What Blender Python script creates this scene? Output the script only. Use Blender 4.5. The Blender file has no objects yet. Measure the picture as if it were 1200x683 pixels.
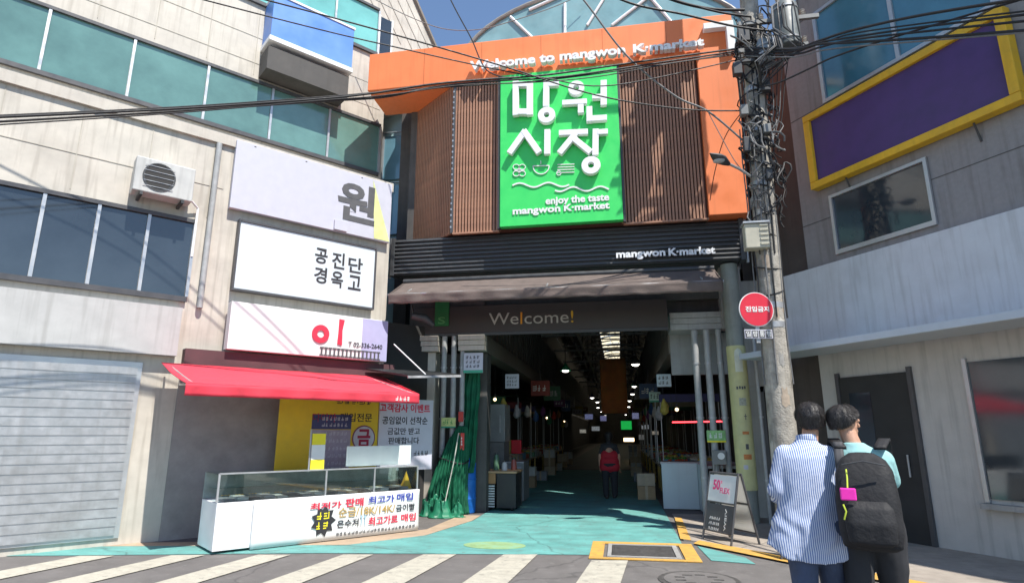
import bpy, bmesh, math, random
from mathutils import Vector, Matrix, noise
random.seed(7)
R = math.radians
SC = bpy.context.scene
COL = SC.collection
# ------------------------------------------------------------------ camera
CAM_H, YAW, PITCH, FPX, CU, CV = 1.5, R(10), R(13.3), 700.0, 600.0, 341.5
cd = bpy.data.cameras.new('camera')
cam = bpy.data.objects.new('camera', cd)
COL.objects.link(cam)
cam.location = (0, 0, CAM_H)
cam.rotation_euler = (R(90) + PITCH, 0, YAW)
cd.sensor_width = 36
cd.lens = 36 * FPX / 1200
cd.clip_start = 0.05
cd.clip_end = 2000
SC.camera = cam
# ------------------------------------------------------------------ sky, sun, exposure
SUN_AZ, SUN_EL = R(47), R(58)      # azimuth from behind the camera towards the right
w = bpy.data.worlds.new('World')
SC.world = w
w.use_nodes = True
nt = w.node_tree
sky = nt.nodes.new('ShaderNodeTexSky')
sky.sky_type = 'NISHITA'
sky.sun_disc = False
sky.sun_elevation = SUN_EL
sky.sun_rotation = math.pi - SUN_AZ
sky.air_density = 1.0
sky.dust_density = 0.1
sky.ozone_density = 2.4
nt.links.new(sky.outputs[0], nt.nodes['Background'].inputs[0])
nt.nodes['Background'].inputs[1].default_value = 0.142
sd = bpy.data.lights.new('sun', 'SUN')
sd.energy = 5.0
sd.angle = R(0.5)
sd.color = (1, .95, .87)
sun = bpy.data.objects.new('sun', sd)
COL.objects.link(sun)
sdir = Vector((math.sin(SUN_AZ) * math.cos(SUN_EL), -math.cos(SUN_AZ) * math.cos(SUN_EL), math.sin(SUN_EL)))
sun.rotation_euler = sdir.to_track_quat('Z', 'Y').to_euler()
sun.location = sdir * 40
SC.view_settings.view_transform = 'Standard'
SC.view_settings.look = 'None'
SC.view_settings.exposure = 0.5
SC.view_settings.gamma = 1.0
# ------------------------------------------------------------------ measured sight lines -> points on real planes
_fw = Vector((-math.sin(YAW) * math.cos(PITCH), math.cos(YAW) * math.cos(PITCH), math.sin(PITCH)))
_rt = Vector((math.cos(YAW), math.sin(YAW), 0))
_up = _rt.cross(_fw)
C0 = Vector((0, 0, CAM_H))
def ray(u, v): return _fw * FPX + _rt * (u - CU) - _up * (v - CV)
def PY(u, v, y):
    d = ray(u, v); return C0 + d * (y / d.y)
def PG(u, v, z=0):
    d = ray(u, v); return C0 + d * ((z - CAM_H) / d.z)
class Frame:
    def __init__(s, x, y, rz):
        s.o = Vector((x, y, 0)); s.rz = rz
        s.ax = Vector((math.cos(rz), math.sin(rz), 0)); s.ay = Vector((-math.sin(rz), math.cos(rz), 0))
    def px(s, u, v, y):              # sight line on the plane local y -> (x, z) in this frame
        d = ray(u, v); p = C0 + d * ((s.o + s.ay * y - C0).dot(s.ay) / d.dot(s.ay))
        return ((p - s.o).dot(s.ax), p.z)
    def loc(s, p):
        q = Vector(p) - s.o; return Vector((q.dot(s.ax), q.dot(s.ay), p[2]))
FM = Frame(0, 0, 0)
FL = Frame(-3.19, 9.59, math.atan2(.77, .64))       # left building: x along its front, y into it
FR = Frame(3.6, 10.2, math.atan2(-.836, .549))      # right building
# ------------------------------------------------------------------ object helpers
BASE, FRM = {}, {}
def tag(o, label=None, cat=None, group=None, kind=None):
    if label: o['label'] = label
    if cat: o['category'] = cat
    if group: o['group'] = group
    if kind: o['kind'] = kind
    return o
def thing(name, label, cat, fr=FM, base=(0, 0, 0), group=None):
    o = bpy.data.objects.new(name, None)
    o.empty_display_size = .2
    COL.objects.link(o)
    b = Vector(base)
    o.location = fr.o + fr.ax * b.x + fr.ay * b.y + Vector((0, 0, b.z))
    o.rotation_euler = (0, 0, fr.rz)
    BASE[o.name] = b
    return tag(o, label, cat, group)
def circ(n, r=1, a0=0): return [(r * math.cos(a0 + 2 * math.pi * i / n), r * math.sin(a0 + 2 * math.pi * i / n)) for i in range(n)]
class MB:
    def __init__(s): s.v = []; s.f = []; s.smooth = False
    def add(s, vs, fs):
        n = len(s.v); s.v += [Vector(p) for p in vs]; s.f += [tuple(i + n for i in q) for q in fs]; return s
    def box(s, x0, x1, y0, y1, z0, z1, M=None):
        vs = [Vector((x, y, z)) for z in (z0, z1) for y in (y0, y1) for x in (x0, x1)]
        if M: vs = [M @ p for p in vs]
        return s.add(vs, [(0, 2, 3, 1), (4, 5, 7, 6), (0, 1, 5, 4), (2, 6, 7, 3), (0, 4, 6, 2), (1, 3, 7, 5)])
    def prism(s, pts, y0, y1):       # polygon in x,z extruded along y
        a = sum(pts[i][0] * pts[(i + 1) % len(pts)][1] - pts[(i + 1) % len(pts)][0] * pts[i][1] for i in range(len(pts)))
        if a < 0: pts = pts[::-1]
        n = len(pts)
        vs = [(x, y0, z) for x, z in pts] + [(x, y1, z) for x, z in pts]
        return s.add(vs, [tuple(range(n)), tuple(range(2 * n - 1, n - 1, -1))] + [(i, i + n, (i + 1) % n + n, (i + 1) % n) for i in range(n)])
    def slab(s, pts, z0, z1):        # polygon in x,y extruded along z
        a = sum(pts[i][0] * pts[(i + 1) % len(pts)][1] - pts[(i + 1) % len(pts)][0] * pts[i][1] for i in range(len(pts)))
        if a < 0: pts = pts[::-1]
        n = len(pts)
        vs = [(x, y, z0) for x, y in pts] + [(x, y, z1) for x, y in pts]
        return s.add(vs, [tuple(range(n - 1, -1, -1)), tuple(range(n, 2 * n))] + [(i, (i + 1) % n, (i + 1) % n + n, i + n) for i in range(n)])
    def ring(s, cx, cz, ro, ri, y0, y1, n=28, sx=1, sz=1):
        vs = []
        for r, y in ((ro, y0), (ri, y0), (ri, y1), (ro, y1)):
            vs += [(cx + sx * r * math.cos(2 * math.pi * i / n), y, cz + sz * r * math.sin(2 * math.pi * i / n)) for i in range(n)]
        return s.add(vs, [(k * n + i, k * n + (i + 1) % n, ((k + 1) % 4) * n + (i + 1) % n, ((k + 1) % 4) * n + i) for k in range(4) for i in range(n)])
    def disc(s, cx, cz, r, y0, y1, n=28, sz=1): return s.prism([(cx + a, cz + b * sz) for a, b in circ(n, r)], y0, y1)
    def tube(s, path, r, n=8, cap=True):
        s.smooth = True
        path = [Vector(p) for p in path]; m = len(path); rr = r if isinstance(r, (list, tuple)) else [r] * m
        vs = []; up = None
        for i, p in enumerate(path):
            t = (path[min(i + 1, m - 1)] - path[max(i - 1, 0)])
            if t.length < 1e-9: t = Vector((0, 0, 1))
            t.normalize()
            if up is None: up = Vector((0, 0, 1)) if abs(t.z) < .9 else Vector((1, 0, 0))
            a = (up - t * up.dot(t)).normalized(); up = a; b = t.cross(a)
            vs += [p + a * (rr[i] * math.cos(2 * math.pi * k / n)) + b * (rr[i] * math.sin(2 * math.pi * k / n)) for k in range(n)]
        fs = [(i * n + k, i * n + (k + 1) % n, (i + 1) * n + (k + 1) % n, (i + 1) * n + k) for i in range(m - 1) for k in range(n)]
        if cap: fs += [tuple(range(n - 1, -1, -1)), tuple(range((m - 1) * n, m * n))]
        return s.add(vs, fs)
    def cyl(s, p0, p1, r0, r1=None, n=16): return s.tube([p0, p1], [r0, r0 if r1 is None else r1], n)
    def sph(s, c, r, nu=12, nv=8):
        s.smooth = True
        c = Vector(c); rx, ry, rz = r if isinstance(r, (tuple, list)) else (r, r, r)
        vs = [c + Vector((0, 0, -rz))]
        for j in range(1, nv):
            a = -math.pi / 2 + math.pi * j / nv
            vs += [c + Vector((rx * math.cos(a) * math.cos(2 * math.pi * i / nu), ry * math.cos(a) * math.sin(2 * math.pi * i / nu), rz * math.sin(a))) for i in range(nu)]
        vs.append(c + Vector((0, 0, rz))); e = len(vs) - 1
        fs = [(0, 1 + (i + 1) % nu, 1 + i) for i in range(nu)] + [(1 + (j - 1) * nu + i, 1 + (j - 1) * nu + (i + 1) % nu, 1 + j * nu + (i + 1) % nu, 1 + j * nu + i) for j in range(1, nv - 1) for i in range(nu)]
        fs += [(e, 1 + (nv - 2) * nu + i, 1 + (nv - 2) * nu + (i + 1) % nu) for i in range(nu)]
        return s.add(vs, fs)
    def capsule(s, p0, r0, p1, r1, n=14):
        p0, p1 = Vector(p0), Vector(p1); t = (p1 - p0).normalized(); pa, ra = [], []
        for k in range(5):
            a = math.pi / 2 * (1 - k / 4); pa.append(p0 - t * (r0 * math.sin(a))); ra.append(max(r0 * math.cos(a), 1e-4))
        for k in range(5):
            a = math.pi / 2 * k / 4; pa.append(p1 + t * (r1 * math.sin(a))); ra.append(max(r1 * math.cos(a), 1e-4))
        return s.tube(pa, ra, n)
    def grid(s, fn, nu, nv, wrap=False):
        vs = [fn(i / (nu if wrap else nu - 1), j / (nv - 1)) for j in range(nv) for i in range(nu)]
        fs = [(j * nu + i, j * nu + (i + 1) % nu, (j + 1) * nu + (i + 1) % nu, (j + 1) * nu + i) for j in range(nv - 1) for i in range(nu if wrap else nu - 1)]
        return s.add(vs, fs)
    def mesh(s, name, base, mat, smooth=None, hard=R(40)):
        me = bpy.data.meshes.new(name)
        me.from_pydata([p - base for p in s.v], [], s.f)
        me.validate()
        sm = s.smooth if smooth is None else smooth
        if sm:
            for p in me.polygons: p.use_smooth = True
            me.set_sharp_from_angle(angle=hard)
        if mat: me.materials.append(mat)
        return me
    def part(s, name, mat, parent, bevel=0, solid=0, smooth=None, hard=R(40)):
        b = BASE[parent.name]
        o = bpy.data.objects.new(name, s.mesh(name, b, mat, smooth, hard))
        COL.objects.link(o); o.parent = parent; BASE[o.name] = b
        fin(o, bevel, solid)
        return o
    def solo(s, name, mat, label=None, cat=None, fr=FM, group=None, kind=None, bevel=0, solid=0, smooth=None, hard=R(40)):
        lo = [min(p[i] for p in s.v) for i in range(3)]; hi = [max(p[i] for p in s.v) for i in range(3)]
        b = Vector(((lo[0] + hi[0]) / 2, (lo[1] + hi[1]) / 2, lo[2]))
        o = bpy.data.objects.new(name, s.mesh(name, b, mat, smooth, hard))
        COL.objects.link(o)
        o.location = fr.o + fr.ax * b.x + fr.ay * b.y + Vector((0, 0, b.z)); o.rotation_euler = (0, 0, fr.rz)
        BASE[o.name] = b
        fin(o, bevel, solid)
        return tag(o, label, cat, group, kind)
def fin(o, bevel, solid):
    if solid:
        m = o.modifiers.new('solid', 'SOLIDIFY'); m.thickness = abs(solid); m.offset = 0
    if bevel:
        m = o.modifiers.new('bevel', 'BEVEL'); m.width = bevel; m.segments = 2; m.limit_method = 'ANGLE'
def copy_tree(o, parent=None):
    c = o.copy(); COL.objects.link(c); c.parent = parent
    if o.name in BASE: BASE[c.name] = BASE[o.name]
    for ch in list(o.children): copy_tree(ch, c)
    return c
# text: a mesh from a temporary curve, fitted to a rectangle x0..x1, z0..z1 on the plane y (facing -y)
def glyphs(s, bold=0.0, extr=0.0, shear=0.0):
    c = bpy.data.curves.new('t', 'FONT'); c.body = s; c.size = 1; c.offset = bold; c.extrude = extr; c.shear = shear
    c.resolution_u = 3
    o = bpy.data.objects.new('t', c); COL.objects.link(o)
    me = bpy.data.meshes.new_from_object(o.evaluated_get(bpy.context.evaluated_depsgraph_get()))
    vs = [v.co.copy() for v in me.vertices]; fs = [tuple(p.vertices) for p in me.polygons]
    bpy.data.objects.remove(o); bpy.data.curves.remove(c); bpy.data.meshes.remove(me)
    return vs, fs
def text(parent, s, x0, x1, z0, z1, y, mat, bold=.012, depth=.004, per=None, name='lettering', shear=0, slope=0):
    vs, fs = glyphs(s, bold, .5, shear)
    lx = min(p.x for p in vs); hx = max(p.x for p in vs); lz = min(p.y for p in vs); hz = max(p.y for p in vs)
    kx = (x1 - x0) / (hx - lx); kz = (z1 - z0) / (hz - lz)
    pts = [Vector((x0 + (p.x - lx) * kx, y - (p.z + .5) * depth, z0 + (p.y - lz) * kz + slope * (p.x - lx) * kx)) for p in vs]
    if not per:
        m = MB(); m.v = pts; m.f = fs
        o = m.part(name, mat, parent, smooth=False)
        o['kind'] = 'stuff'      # flat print: strokes too fine to pick apart
        return [o]
    # one part for each raised letter: islands of faces grouped by overlap in x
    par = list(range(len(pts)))
    def find(a):
        while par[a] != a: par[a] = par[par[a]]; a = par[a]
        return a
    for f in fs:
        for k in f[1:]: par[find(f[0])] = find(k)
    isl = {}
    for i in range(len(pts)): isl.setdefault(find(i), []).append(i)
    spans = sorted([[min(pts[i].x for i in q), max(pts[i].x for i in q), q] for q in isl.values()], key=lambda a: a[0])
    groups = []
    for a, b, q in spans:
        if groups and a < groups[-1][1] - .25 * min(b - a, groups[-1][1] - groups[-1][0]): groups[-1][1] = max(b, groups[-1][1]); groups[-1][2] += q
        else: groups.append([a, b, list(q)])
    out = []
    for a, b, q in groups:
        ix = {i: k for k, i in enumerate(q)}
        m = MB(); m.v = [pts[i] for i in q]; m.f = [tuple(ix[i] for i in f) for f in fs if f[0] in ix]
        out.append(m.part(per, mat, parent, smooth=False))
    return out
# ------------------------------------------------------------------ materials
MATS = {}
def mat(name, col, rough=.6, var=.15, scale=6, bump=0.0, bscale=60, metal=0, stain=0.0, stcol=(.05, .045, .04), stscale=1.5, emit=0, spec=.5, streak=0.0, coords='Object', trans=0, coat=0, rvar=.12):
    if name in MATS: return MATS[name]
    m = bpy.data.materials.new(name); m.use_nodes = True; MATS[name] = m
    n, l = m.node_tree.nodes, m.node_tree.links
    p = n['Principled BSDF']
    tc = n.new('ShaderNodeTexCoord'); co = tc.outputs[coords]
    a = n.new('ShaderNodeTexNoise'); a.inputs['Scale'].default_value = scale; a.inputs['Detail'].default_value = 6; a.inputs['Roughness'].default_value = .6
    l.new(co, a.inputs['Vector'])
    mr = n.new('ShaderNodeMapRange'); mr.inputs['From Min'].default_value = .3; mr.inputs['From Max'].default_value = .7
    mr.inputs['To Min'].default_value = 1 - var; mr.inputs['To Max'].default_value = 1 + var; l.new(a.outputs['Fac'], mr.inputs['Value'])
    mul = n.new('ShaderNodeVectorMath'); mul.operation = 'SCALE'; mul.inputs[0].default_value = col[:3]; l.new(mr.outputs[0], mul.inputs['Scale'])
    cur = mul.outputs[0]
    def over(cur, fac_socket, c2):
        mx = n.new('ShaderNodeMix'); mx.data_type = 'RGBA'; l.new(fac_socket, mx.inputs['Factor']); l.new(cur, mx.inputs['A']); mx.inputs['B'].default_value = (*c2, 1); return mx.outputs['Result']
    if stain:
        b = n.new('ShaderNodeTexNoise'); b.inputs['Scale'].default_value = stscale; b.inputs['Detail'].default_value = 8; b.inputs['Roughness'].default_value = .65; l.new(co, b.inputs['Vector'])
        r2 = n.new('ShaderNodeMapRange'); r2.inputs['From Min'].default_value = .48; r2.inputs['From Max'].default_value = .75; r2.inputs['To Max'].default_value = stain; l.new(b.outputs['Fac'], r2.inputs['Value'])
        cur = over(cur, r2.outputs[0], stcol)
    if streak:
        mp = n.new('ShaderNodeMapping'); mp.inputs['Scale'].default_value = (9, 9, .55); l.new(co, mp.inputs['Vector'])
        b = n.new('ShaderNodeTexNoise'); b.inputs['Scale'].default_value = 1.6; b.inputs['Detail'].default_value = 5; l.new(mp.outputs[0], b.inputs['Vector'])
        r3 = n.new('ShaderNodeMapRange'); r3.inputs['From Min'].default_value = .5; r3.inputs['From Max'].default_value = .8; r3.inputs['To Max'].default_value = streak; l.new(b.outputs['Fac'], r3.inputs['Value'])
        cur = over(cur, r3.outputs[0], stcol)
    l.new(cur, p.inputs['Base Color'])
    rr = n.new('ShaderNodeMapRange'); rr.inputs['From Min'].default_value = .3; rr.inputs['From Max'].default_value = .7
    rr.inputs['To Min'].default_value = max(rough - rvar, .03); rr.inputs['To Max'].default_value = min(rough + rvar, 1); l.new(a.outputs['Fac'], rr.inputs['Value']); l.new(rr.outputs[0], p.inputs['Roughness'])
    p.inputs['Metallic'].default_value = metal
    p.inputs['Specular IOR Level'].default_value = spec
    if coat: p.inputs['Coat Weight'].default_value = coat; p.inputs['Coat Roughness'].default_value = .08
    if trans: p.inputs['Transmission Weight'].default_value = trans
    if emit: p.inputs['Emission Color'].default_value = (*col[:3], 1); p.inputs['Emission Strength'].default_value = emit
    if bump:
        c = n.new('ShaderNodeTexNoise'); c.inputs['Scale'].default_value = bscale; c.inputs['Detail'].default_value = 5; l.new(co, c.inputs['Vector'])
        bp = n.new('ShaderNodeBump'); bp.inputs['Strength'].default_value = bump; bp.inputs['Distance'].default_value = .02; l.new(c.outputs['Fac'], bp.inputs['Height']); l.new(bp.outputs[0], p.inputs['Normal'])
    return m
def worn(m, under, amount=.5, cracks=True, sc=1.0):
    """scuffs through to what lies under the paint, long tyre smears and a few cracks"""
    n, l = m.node_tree.nodes, m.node_tree.links; p = n['Principled BSDF']
    tc = n.new('ShaderNodeTexCoord'); co = tc.outputs['Object']
    def noise_(scale, detail, vec, lo, hi, top):
        a = n.new('ShaderNodeTexNoise'); a.inputs['Scale'].default_value = scale; a.inputs['Detail'].default_value = detail; a.inputs['Roughness'].default_value = .7; l.new(vec, a.inputs['Vector'])
        r = n.new('ShaderNodeMapRange'); r.inputs['From Min'].default_value = lo; r.inputs['From Max'].default_value = hi; r.inputs['To Max'].default_value = top; l.new(a.outputs['Fac'], r.inputs['Value']); return r.outputs[0]
    def over(fac, c2):
        cur = p.inputs['Base Color'].links[0].from_socket
        mx = n.new('ShaderNodeMix'); mx.data_type = 'RGBA'; l.new(fac, mx.inputs['Factor']); l.new(cur, mx.inputs['A']); mx.inputs['B'].default_value = (*c2, 1); l.new(mx.outputs['Result'], p.inputs['Base Color'])
    over(noise_(9 * sc, 9, co, .56, .66, amount), under)
    over(noise_(45 * sc, 4, co, .6, .68, amount * .8), under)
    mp = n.new('ShaderNodeMapping'); mp.inputs['Rotation'].default_value = (0, 0, .25); mp.inputs['Scale'].default_value = (.35, 2.2, 1); l.new(co, mp.inputs['Vector'])
    over(noise_(1.6, 6, mp.outputs[0], .5, .72, amount * .6), tuple(k * .55 for k in under))
    if cracks:
        w_ = n.new('ShaderNodeTexNoise'); w_.inputs['Scale'].default_value = 2.5; w_.inputs['Detail'].default_value = 5; l.new(co, w_.inputs['Vector'])
        ad = n.new('ShaderNodeMix'); ad.data_type = 'VECTOR'; ad.inputs['Factor'].default_value = .25; l.new(co, ad.inputs['A']); l.new(w_.outputs['Color'], ad.inputs['B'])
        v = n.new('ShaderNodeTexVoronoi'); v.feature = 'DISTANCE_TO_EDGE'; v.inputs['Scale'].default_value = .42; l.new(ad.outputs['Result'], v.inputs['Vector'])
        r = n.new('ShaderNodeMapRange'); r.inputs['From Min'].default_value = .001; r.inputs['From Max'].default_value = .007; r.inputs['To Min'].default_value = .38; r.inputs['To Max'].default_value = 0; l.new(v.outputs['Distance'], r.inputs['Value'])
        over(r.outputs[0], (.03, .03, .03))
    return m
def mat_skylight(name='skylight_panel', tint=(.9, .78, .52)):
    m = bpy.data.materials.new(name); m.use_nodes = True; n, l = m.node_tree.nodes, m.node_tree.links
    t = n.new('ShaderNodeBsdfTranslucent'); t.inputs[0].default_value = (*tint, 1)
    d = n.new('ShaderNodeBsdfDiffuse'); d.inputs[0].default_value = (.7, .7, .65, 1)
    x = n.new('ShaderNodeMixShader'); x.inputs[0].default_value = .3
    l.new(t.outputs[0], x.inputs[1]); l.new(d.outputs[0], x.inputs[2]); l.new(x.outputs[0], n['Material Output'].inputs[0]); return m
def mat_clear(name, tint, fac=.18, rough=.03):
    m = bpy.data.materials.new(name); m.use_nodes = True; n, l = m.node_tree.nodes, m.node_tree.links
    t = n.new('ShaderNodeBsdfTransparent'); t.inputs[0].default_value = (*tint, 1)
    g = n.new('ShaderNodeBsdfGlossy'); g.inputs['Roughness'].default_value = rough; g.inputs[0].default_value = (.9, .95, .95, 1)
    f = n.new('ShaderNodeFresnel'); f.inputs[0].default_value = 1.5
    ad = n.new('ShaderNodeMath'); ad.operation = 'ADD'; ad.use_clamp = True; ad.inputs[1].default_value = fac; l.new(f.outputs[0], ad.inputs[0])
    x = n.new('ShaderNodeMixShader'); l.new(ad.outputs[0], x.inputs[0]); l.new(t.outputs[0], x.inputs[1]); l.new(g.outputs[0], x.inputs[2]); l.new(x.outputs[0], n['Material Output'].inputs[0]); return m
def mat_stripes(name, a, b, pitch, axis=0, sharp=.5):
    m = mat(name, a, .85, .06, 30, bump=.15, bscale=25)
    n, l = m.node_tree.nodes, m.node_tree.links; p = n['Principled BSDF']
    tc = n.new('ShaderNodeTexCoord'); sx = n.new('ShaderNodeSeparateXYZ'); l.new(tc.outputs['Object'], sx.inputs[0])
    k = n.new('ShaderNodeMath'); k.operation = 'MULTIPLY'; k.inputs[1].default_value = 2 * math.pi / pitch; l.new(sx.outputs[axis], k.inputs[0])
    wn = n.new('ShaderNodeTexNoise'); wn.inputs['Scale'].default_value = 7; l.new(tc.outputs['Object'], wn.inputs['Vector']); wa = n.new('ShaderNodeMath'); wa.operation = 'MULTIPLY_ADD'; wa.inputs[1].default_value = 9; l.new(wn.outputs['Fac'], wa.inputs[0]); l.new(k.outputs[0], wa.inputs[2])
    s = n.new('ShaderNodeMath'); s.operation = 'SINE'; l.new(wa.outputs[0], s.inputs[0])
    r = n.new('ShaderNodeMapRange'); r.inputs['From Min'].default_value = -.3; r.inputs['From Max'].default_value = .3; l.new(s.outputs[0], r.inputs['Value'])
    old = p.inputs['Base Color'].links[0].from_socket
    x = n.new('ShaderNodeMix'); x.data_type = 'RGBA'; l.new(r.outputs[0], x.inputs['Factor']); l.new(old, x.inputs['A']); x.inputs['B'].default_value = (*b, 1)
    l.new(x.outputs['Result'], p.inputs['Base Color']); return m
M_orange = mat('orange_panel', (.86, .235, .078), .5, .07, 3, stain=.3, stcol=(.45, .12, .04), streak=.28, bump=.02, bscale=8)
M_wood = mat('brown_slat', (.35, .18, .112), .6, .16, 9, bump=.05)
M_woodback = mat('slat_backing', (.1, .045, .03), .8)
M_green = mat('sign_green', (.045, .64, .13), .45, .05, 4, bump=.01)
M_white = mat('sign_white', (.82, .83, .84), .45, .04, 5)
M_print = mat('printed_white', (.74, .75, .74), .6, .03, 5)
M_black = mat('louvre_black', (.065, .068, .072), .45, .2, 7)
M_darksteel = mat('dark_steel', (.05, .052, .055), .5, .2, 7)
M_awn = mat('awning_brown', (.13, .102, .09), .85, .18, 5, bump=.2, bscale=30, stain=.35, stcol=(.12, .08, .07))
M_wel = mat('welcome_band', (.05, .042, .04), .6, .15, 4)
M_galv = mat('galvanised', (.42, .43, .44), .42, .15, 8, metal=.5, stain=.3, stcol=(.2, .18, .16), streak=.3)
M_pipe = mat('pipe_grey', (.36, .37, .37), .5, .15, 8, stain=.3, stcol=(.15, .13, .11), streak=.4)
M_cream = mat('cream_panel', (.53, .49, .425), .55, .12, 2.5, streak=.6, stcol=(.27, .235, .19), bump=.03, stain=.3, stscale=.7)
M_sidingp = mat('cream_siding', (.5, .46, .4), .6, .1, 5, streak=.3, stcol=(.2, .16, .12))
M_concrete = mat('concrete', (.33, .325, .31), .85, .14, 5, bump=.25, bscale=40, stain=.4, stcol=(.14, .13, .12), streak=.4)
M_wallgrey = mat('grey_stone_wall', (.27, .26, .26), .7, .1, 14, bump=.08, bscale=90, streak=.5, stcol=(.12, .11, .1), stain=.35, stscale=.6)
M_plaster = mat('pale_plaster', (.62, .64, .66), .75, .06, 3, bump=.08, bscale=30, streak=.45, stcol=(.3, .29, .27), stain=.3, stscale=.7)
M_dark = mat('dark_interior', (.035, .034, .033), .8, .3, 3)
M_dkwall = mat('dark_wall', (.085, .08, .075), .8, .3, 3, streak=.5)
M_teal = mat('teal_glass', (.16, .44, .41), .12, .25, .8, spec=.8, coat=.6, rvar=.05)
M_greenglass = mat('green_grey_glass', (.11, .22, .195), .12, .35, .7, spec=.8, coat=.6, rvar=.05)
M_blueglass = mat('blue_glass', (.13, .27, .35), .12, .2, .8, spec=.8, coat=.6, rvar=.05)
M_darkglass = mat('dark_glass', (.03, .04, .05), .08, .3, 1, spec=.8, coat=.6, rvar=.05)
M_alu = mat('aluminium_frame', (.5, .51, .52), .4, .08, 6, metal=.6)
M_darkframe = mat('dark_frame', (.07, .07, .075), .45, .15, 6)
M_cable = mat('cable_black', (.018, .018, .02), .6, .3, 20)
M_cableg = mat('cable_grey', (.16, .16, .16), .6, .3, 20)
M_red = mat('sign_red', (.62, .02, .045), .4, .06, 5)
M_redcloth = mat('red_cloth', (.68, .045, .075), .85, .12, 4, bump=.2, bscale=14, stain=.35, stcol=(.42, .04, .06))
M_purple = mat('sign_purple', (.075, .04, .16), .5, .15, 3)
M_yellow = mat('frame_yellow', (.72, .43, .02), .5, .12, 5, streak=.25, stcol=(.3, .17, .02))
M_ink = mat('ink_black', (.03, .03, .035), .6)
M_inkgrey = mat('ink_dark_grey', (.09, .09, .095), .6)
M_inkred = mat('ink_red', (.68, .03, .07), .6, .06)
M_inkpink = mat('ink_pink', (.78, .08, .24), .6, .06)
M_inkblue = mat('ink_blue', (.05, .07, .38), .6, .06)
M_inkgold = mat('ink_gold', (.45, .30, .10), .6, .06)
M_inkyellow = mat('ink_yellow', (.85, .72, .03), .6, .06)
M_navy = mat('ink_navy', (.05, .06, .17), .6, .06)
M_lilac = mat('printed_lilac', (.52, .52, .59), .6, .04)
# ------------------------------------------------------------------ GROUND
M_asph = mat('asphalt', (.155, .145, .14), .9, .18, 3, bump=.5, bscale=180, stain=.45, stcol=(.075, .07, .068), stscale=.8)
M_tealp = mat('teal_road_paint', (.125, .36, .335), .78, .2, 2.2, bump=.35, bscale=150, stain=.6, stcol=(.13, .23, .215), stscale=1.7)
M_pave = mat('beige_pavement', (.36, .315, .27), .9, .14, 5, bump=.4, bscale=120, stain=.4, stcol=(.17, .15, .13))
M_linew = mat('line_white', (.47, .445, .37), .8, .1, 8, bump=.3, bscale=150, stain=.5, stcol=(.25, .235, .21), stscale=6)
M_liney = mat('line_yellow', (.62, .35, .07), .8, .1, 8, bump=.3, bscale=150, stain=.4, stcol=(.35, .25, .13), stscale=6)
M_iron = mat('cast_iron', (.11, .105, .1), .6, .3, 20, metal=.3, bump=.3)
M_tan = mat('tan_strip', (.44, .33, .23), .9, .15, 6, bump=.3, bscale=120, stain=.4, stcol=(.2, .16, .12))
worn(M_asph, (.21, .2, .19), .65); worn(M_tealp, (.13, .19, .18), .8); worn(M_linew, (.17, .16, .15), .75, False); worn(M_liney, (.2, .17, .13), .6, False); worn(M_pave, (.2, .18, .16), .4); worn(M_tan, (.2, .17, .14), .4, False)
def sheet(name, pts, z, m, parent=None, t=.003, kind='structure', label=None):
    b = MB().slab([(p[0], p[1]) for p in pts], z - t, z)
    o = b.part(name, m, parent) if parent else b.solo(name, m, kind=kind, label=label)
    return o
g = MB(); g.add([(-400, -200, 0), (400, -200, 0), (400, 600, 0), (-400, 600, 0)], [(0, 1, 2, 3)])
ground = g.solo('ground', M_asph, 'grey worn asphalt street in front of the market', kind='structure')
# teal painted lane running into the arcade
lane = sheet('painted_lane', [(-8.5, 6.6), (-3.85, 7.66), (-.45, 8.15), (-.40, 9.12), (.78, 9.12), (.79, 11.7), (.79, 26), (-2.72, 26), (-2.60, 10.8), (-2.93, 9.2), (-3.75, 8.25), (-8.5, 7.25)], .008, M_tealp, label='teal painted lane leading into the market arcade')
sheet('lane_corner', [(.97, 9.0), (1.02, 8.05), (1.5, 7.93), (1.46, 8.3)], .008, M_tealp, label='small teal painted triangle beside the drain')
sheet('tan_strip', [(-3.77, 8.23), (-2.95, 9.18), (-2.62, 10.8), (-2.62, 11.5), (-3.0, 11.5), (-3.1, 9.75), (-4.1, 8.5), (-8.5, 7.5), (-8.5, 7.27)], .008, M_tan, label='tan paved strip between the counter and the teal lane')
sheet('aisle_floor', [(-2.72, 26.003), (.79, 26.003), (.79, 91), (-2.72, 91)], .008, mat('aisle_floor', (.055, .07, .068), .7, .3, 2, stain=.5), label='worn floor of the market aisle with the fading light painted dark')  # base colour darkened to stand for light falling off down the aisle
pv = MB().slab([(1.0, 9.32), (.83, 9.4), (.9, 11.75), (.9, 12.3), (3.3, 12.3), (9.5, 2.9), (9.5, .5), (4.9, 4.85), (2.45, 7.55)], .0, .018)
pv.solo('pavement', M_pave, 'pale beige pavement on the right below the shops', kind='structure')
sheet('yellow_line', [(.79, 9.45), (.93, 9.35), (1.02, 11.7), (.90, 11.7)], .024, M_liney, label='short yellow line along the arcade entrance')
sheet('yellow_line', [(.93, 9.10), (1.04, 9.36), (2.56, 7.70), (5.65, 4.28), (5.5, 4.12), (2.33, 7.50)], .0245, M_liney, label='long diagonal yellow line edging the pavement')
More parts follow.
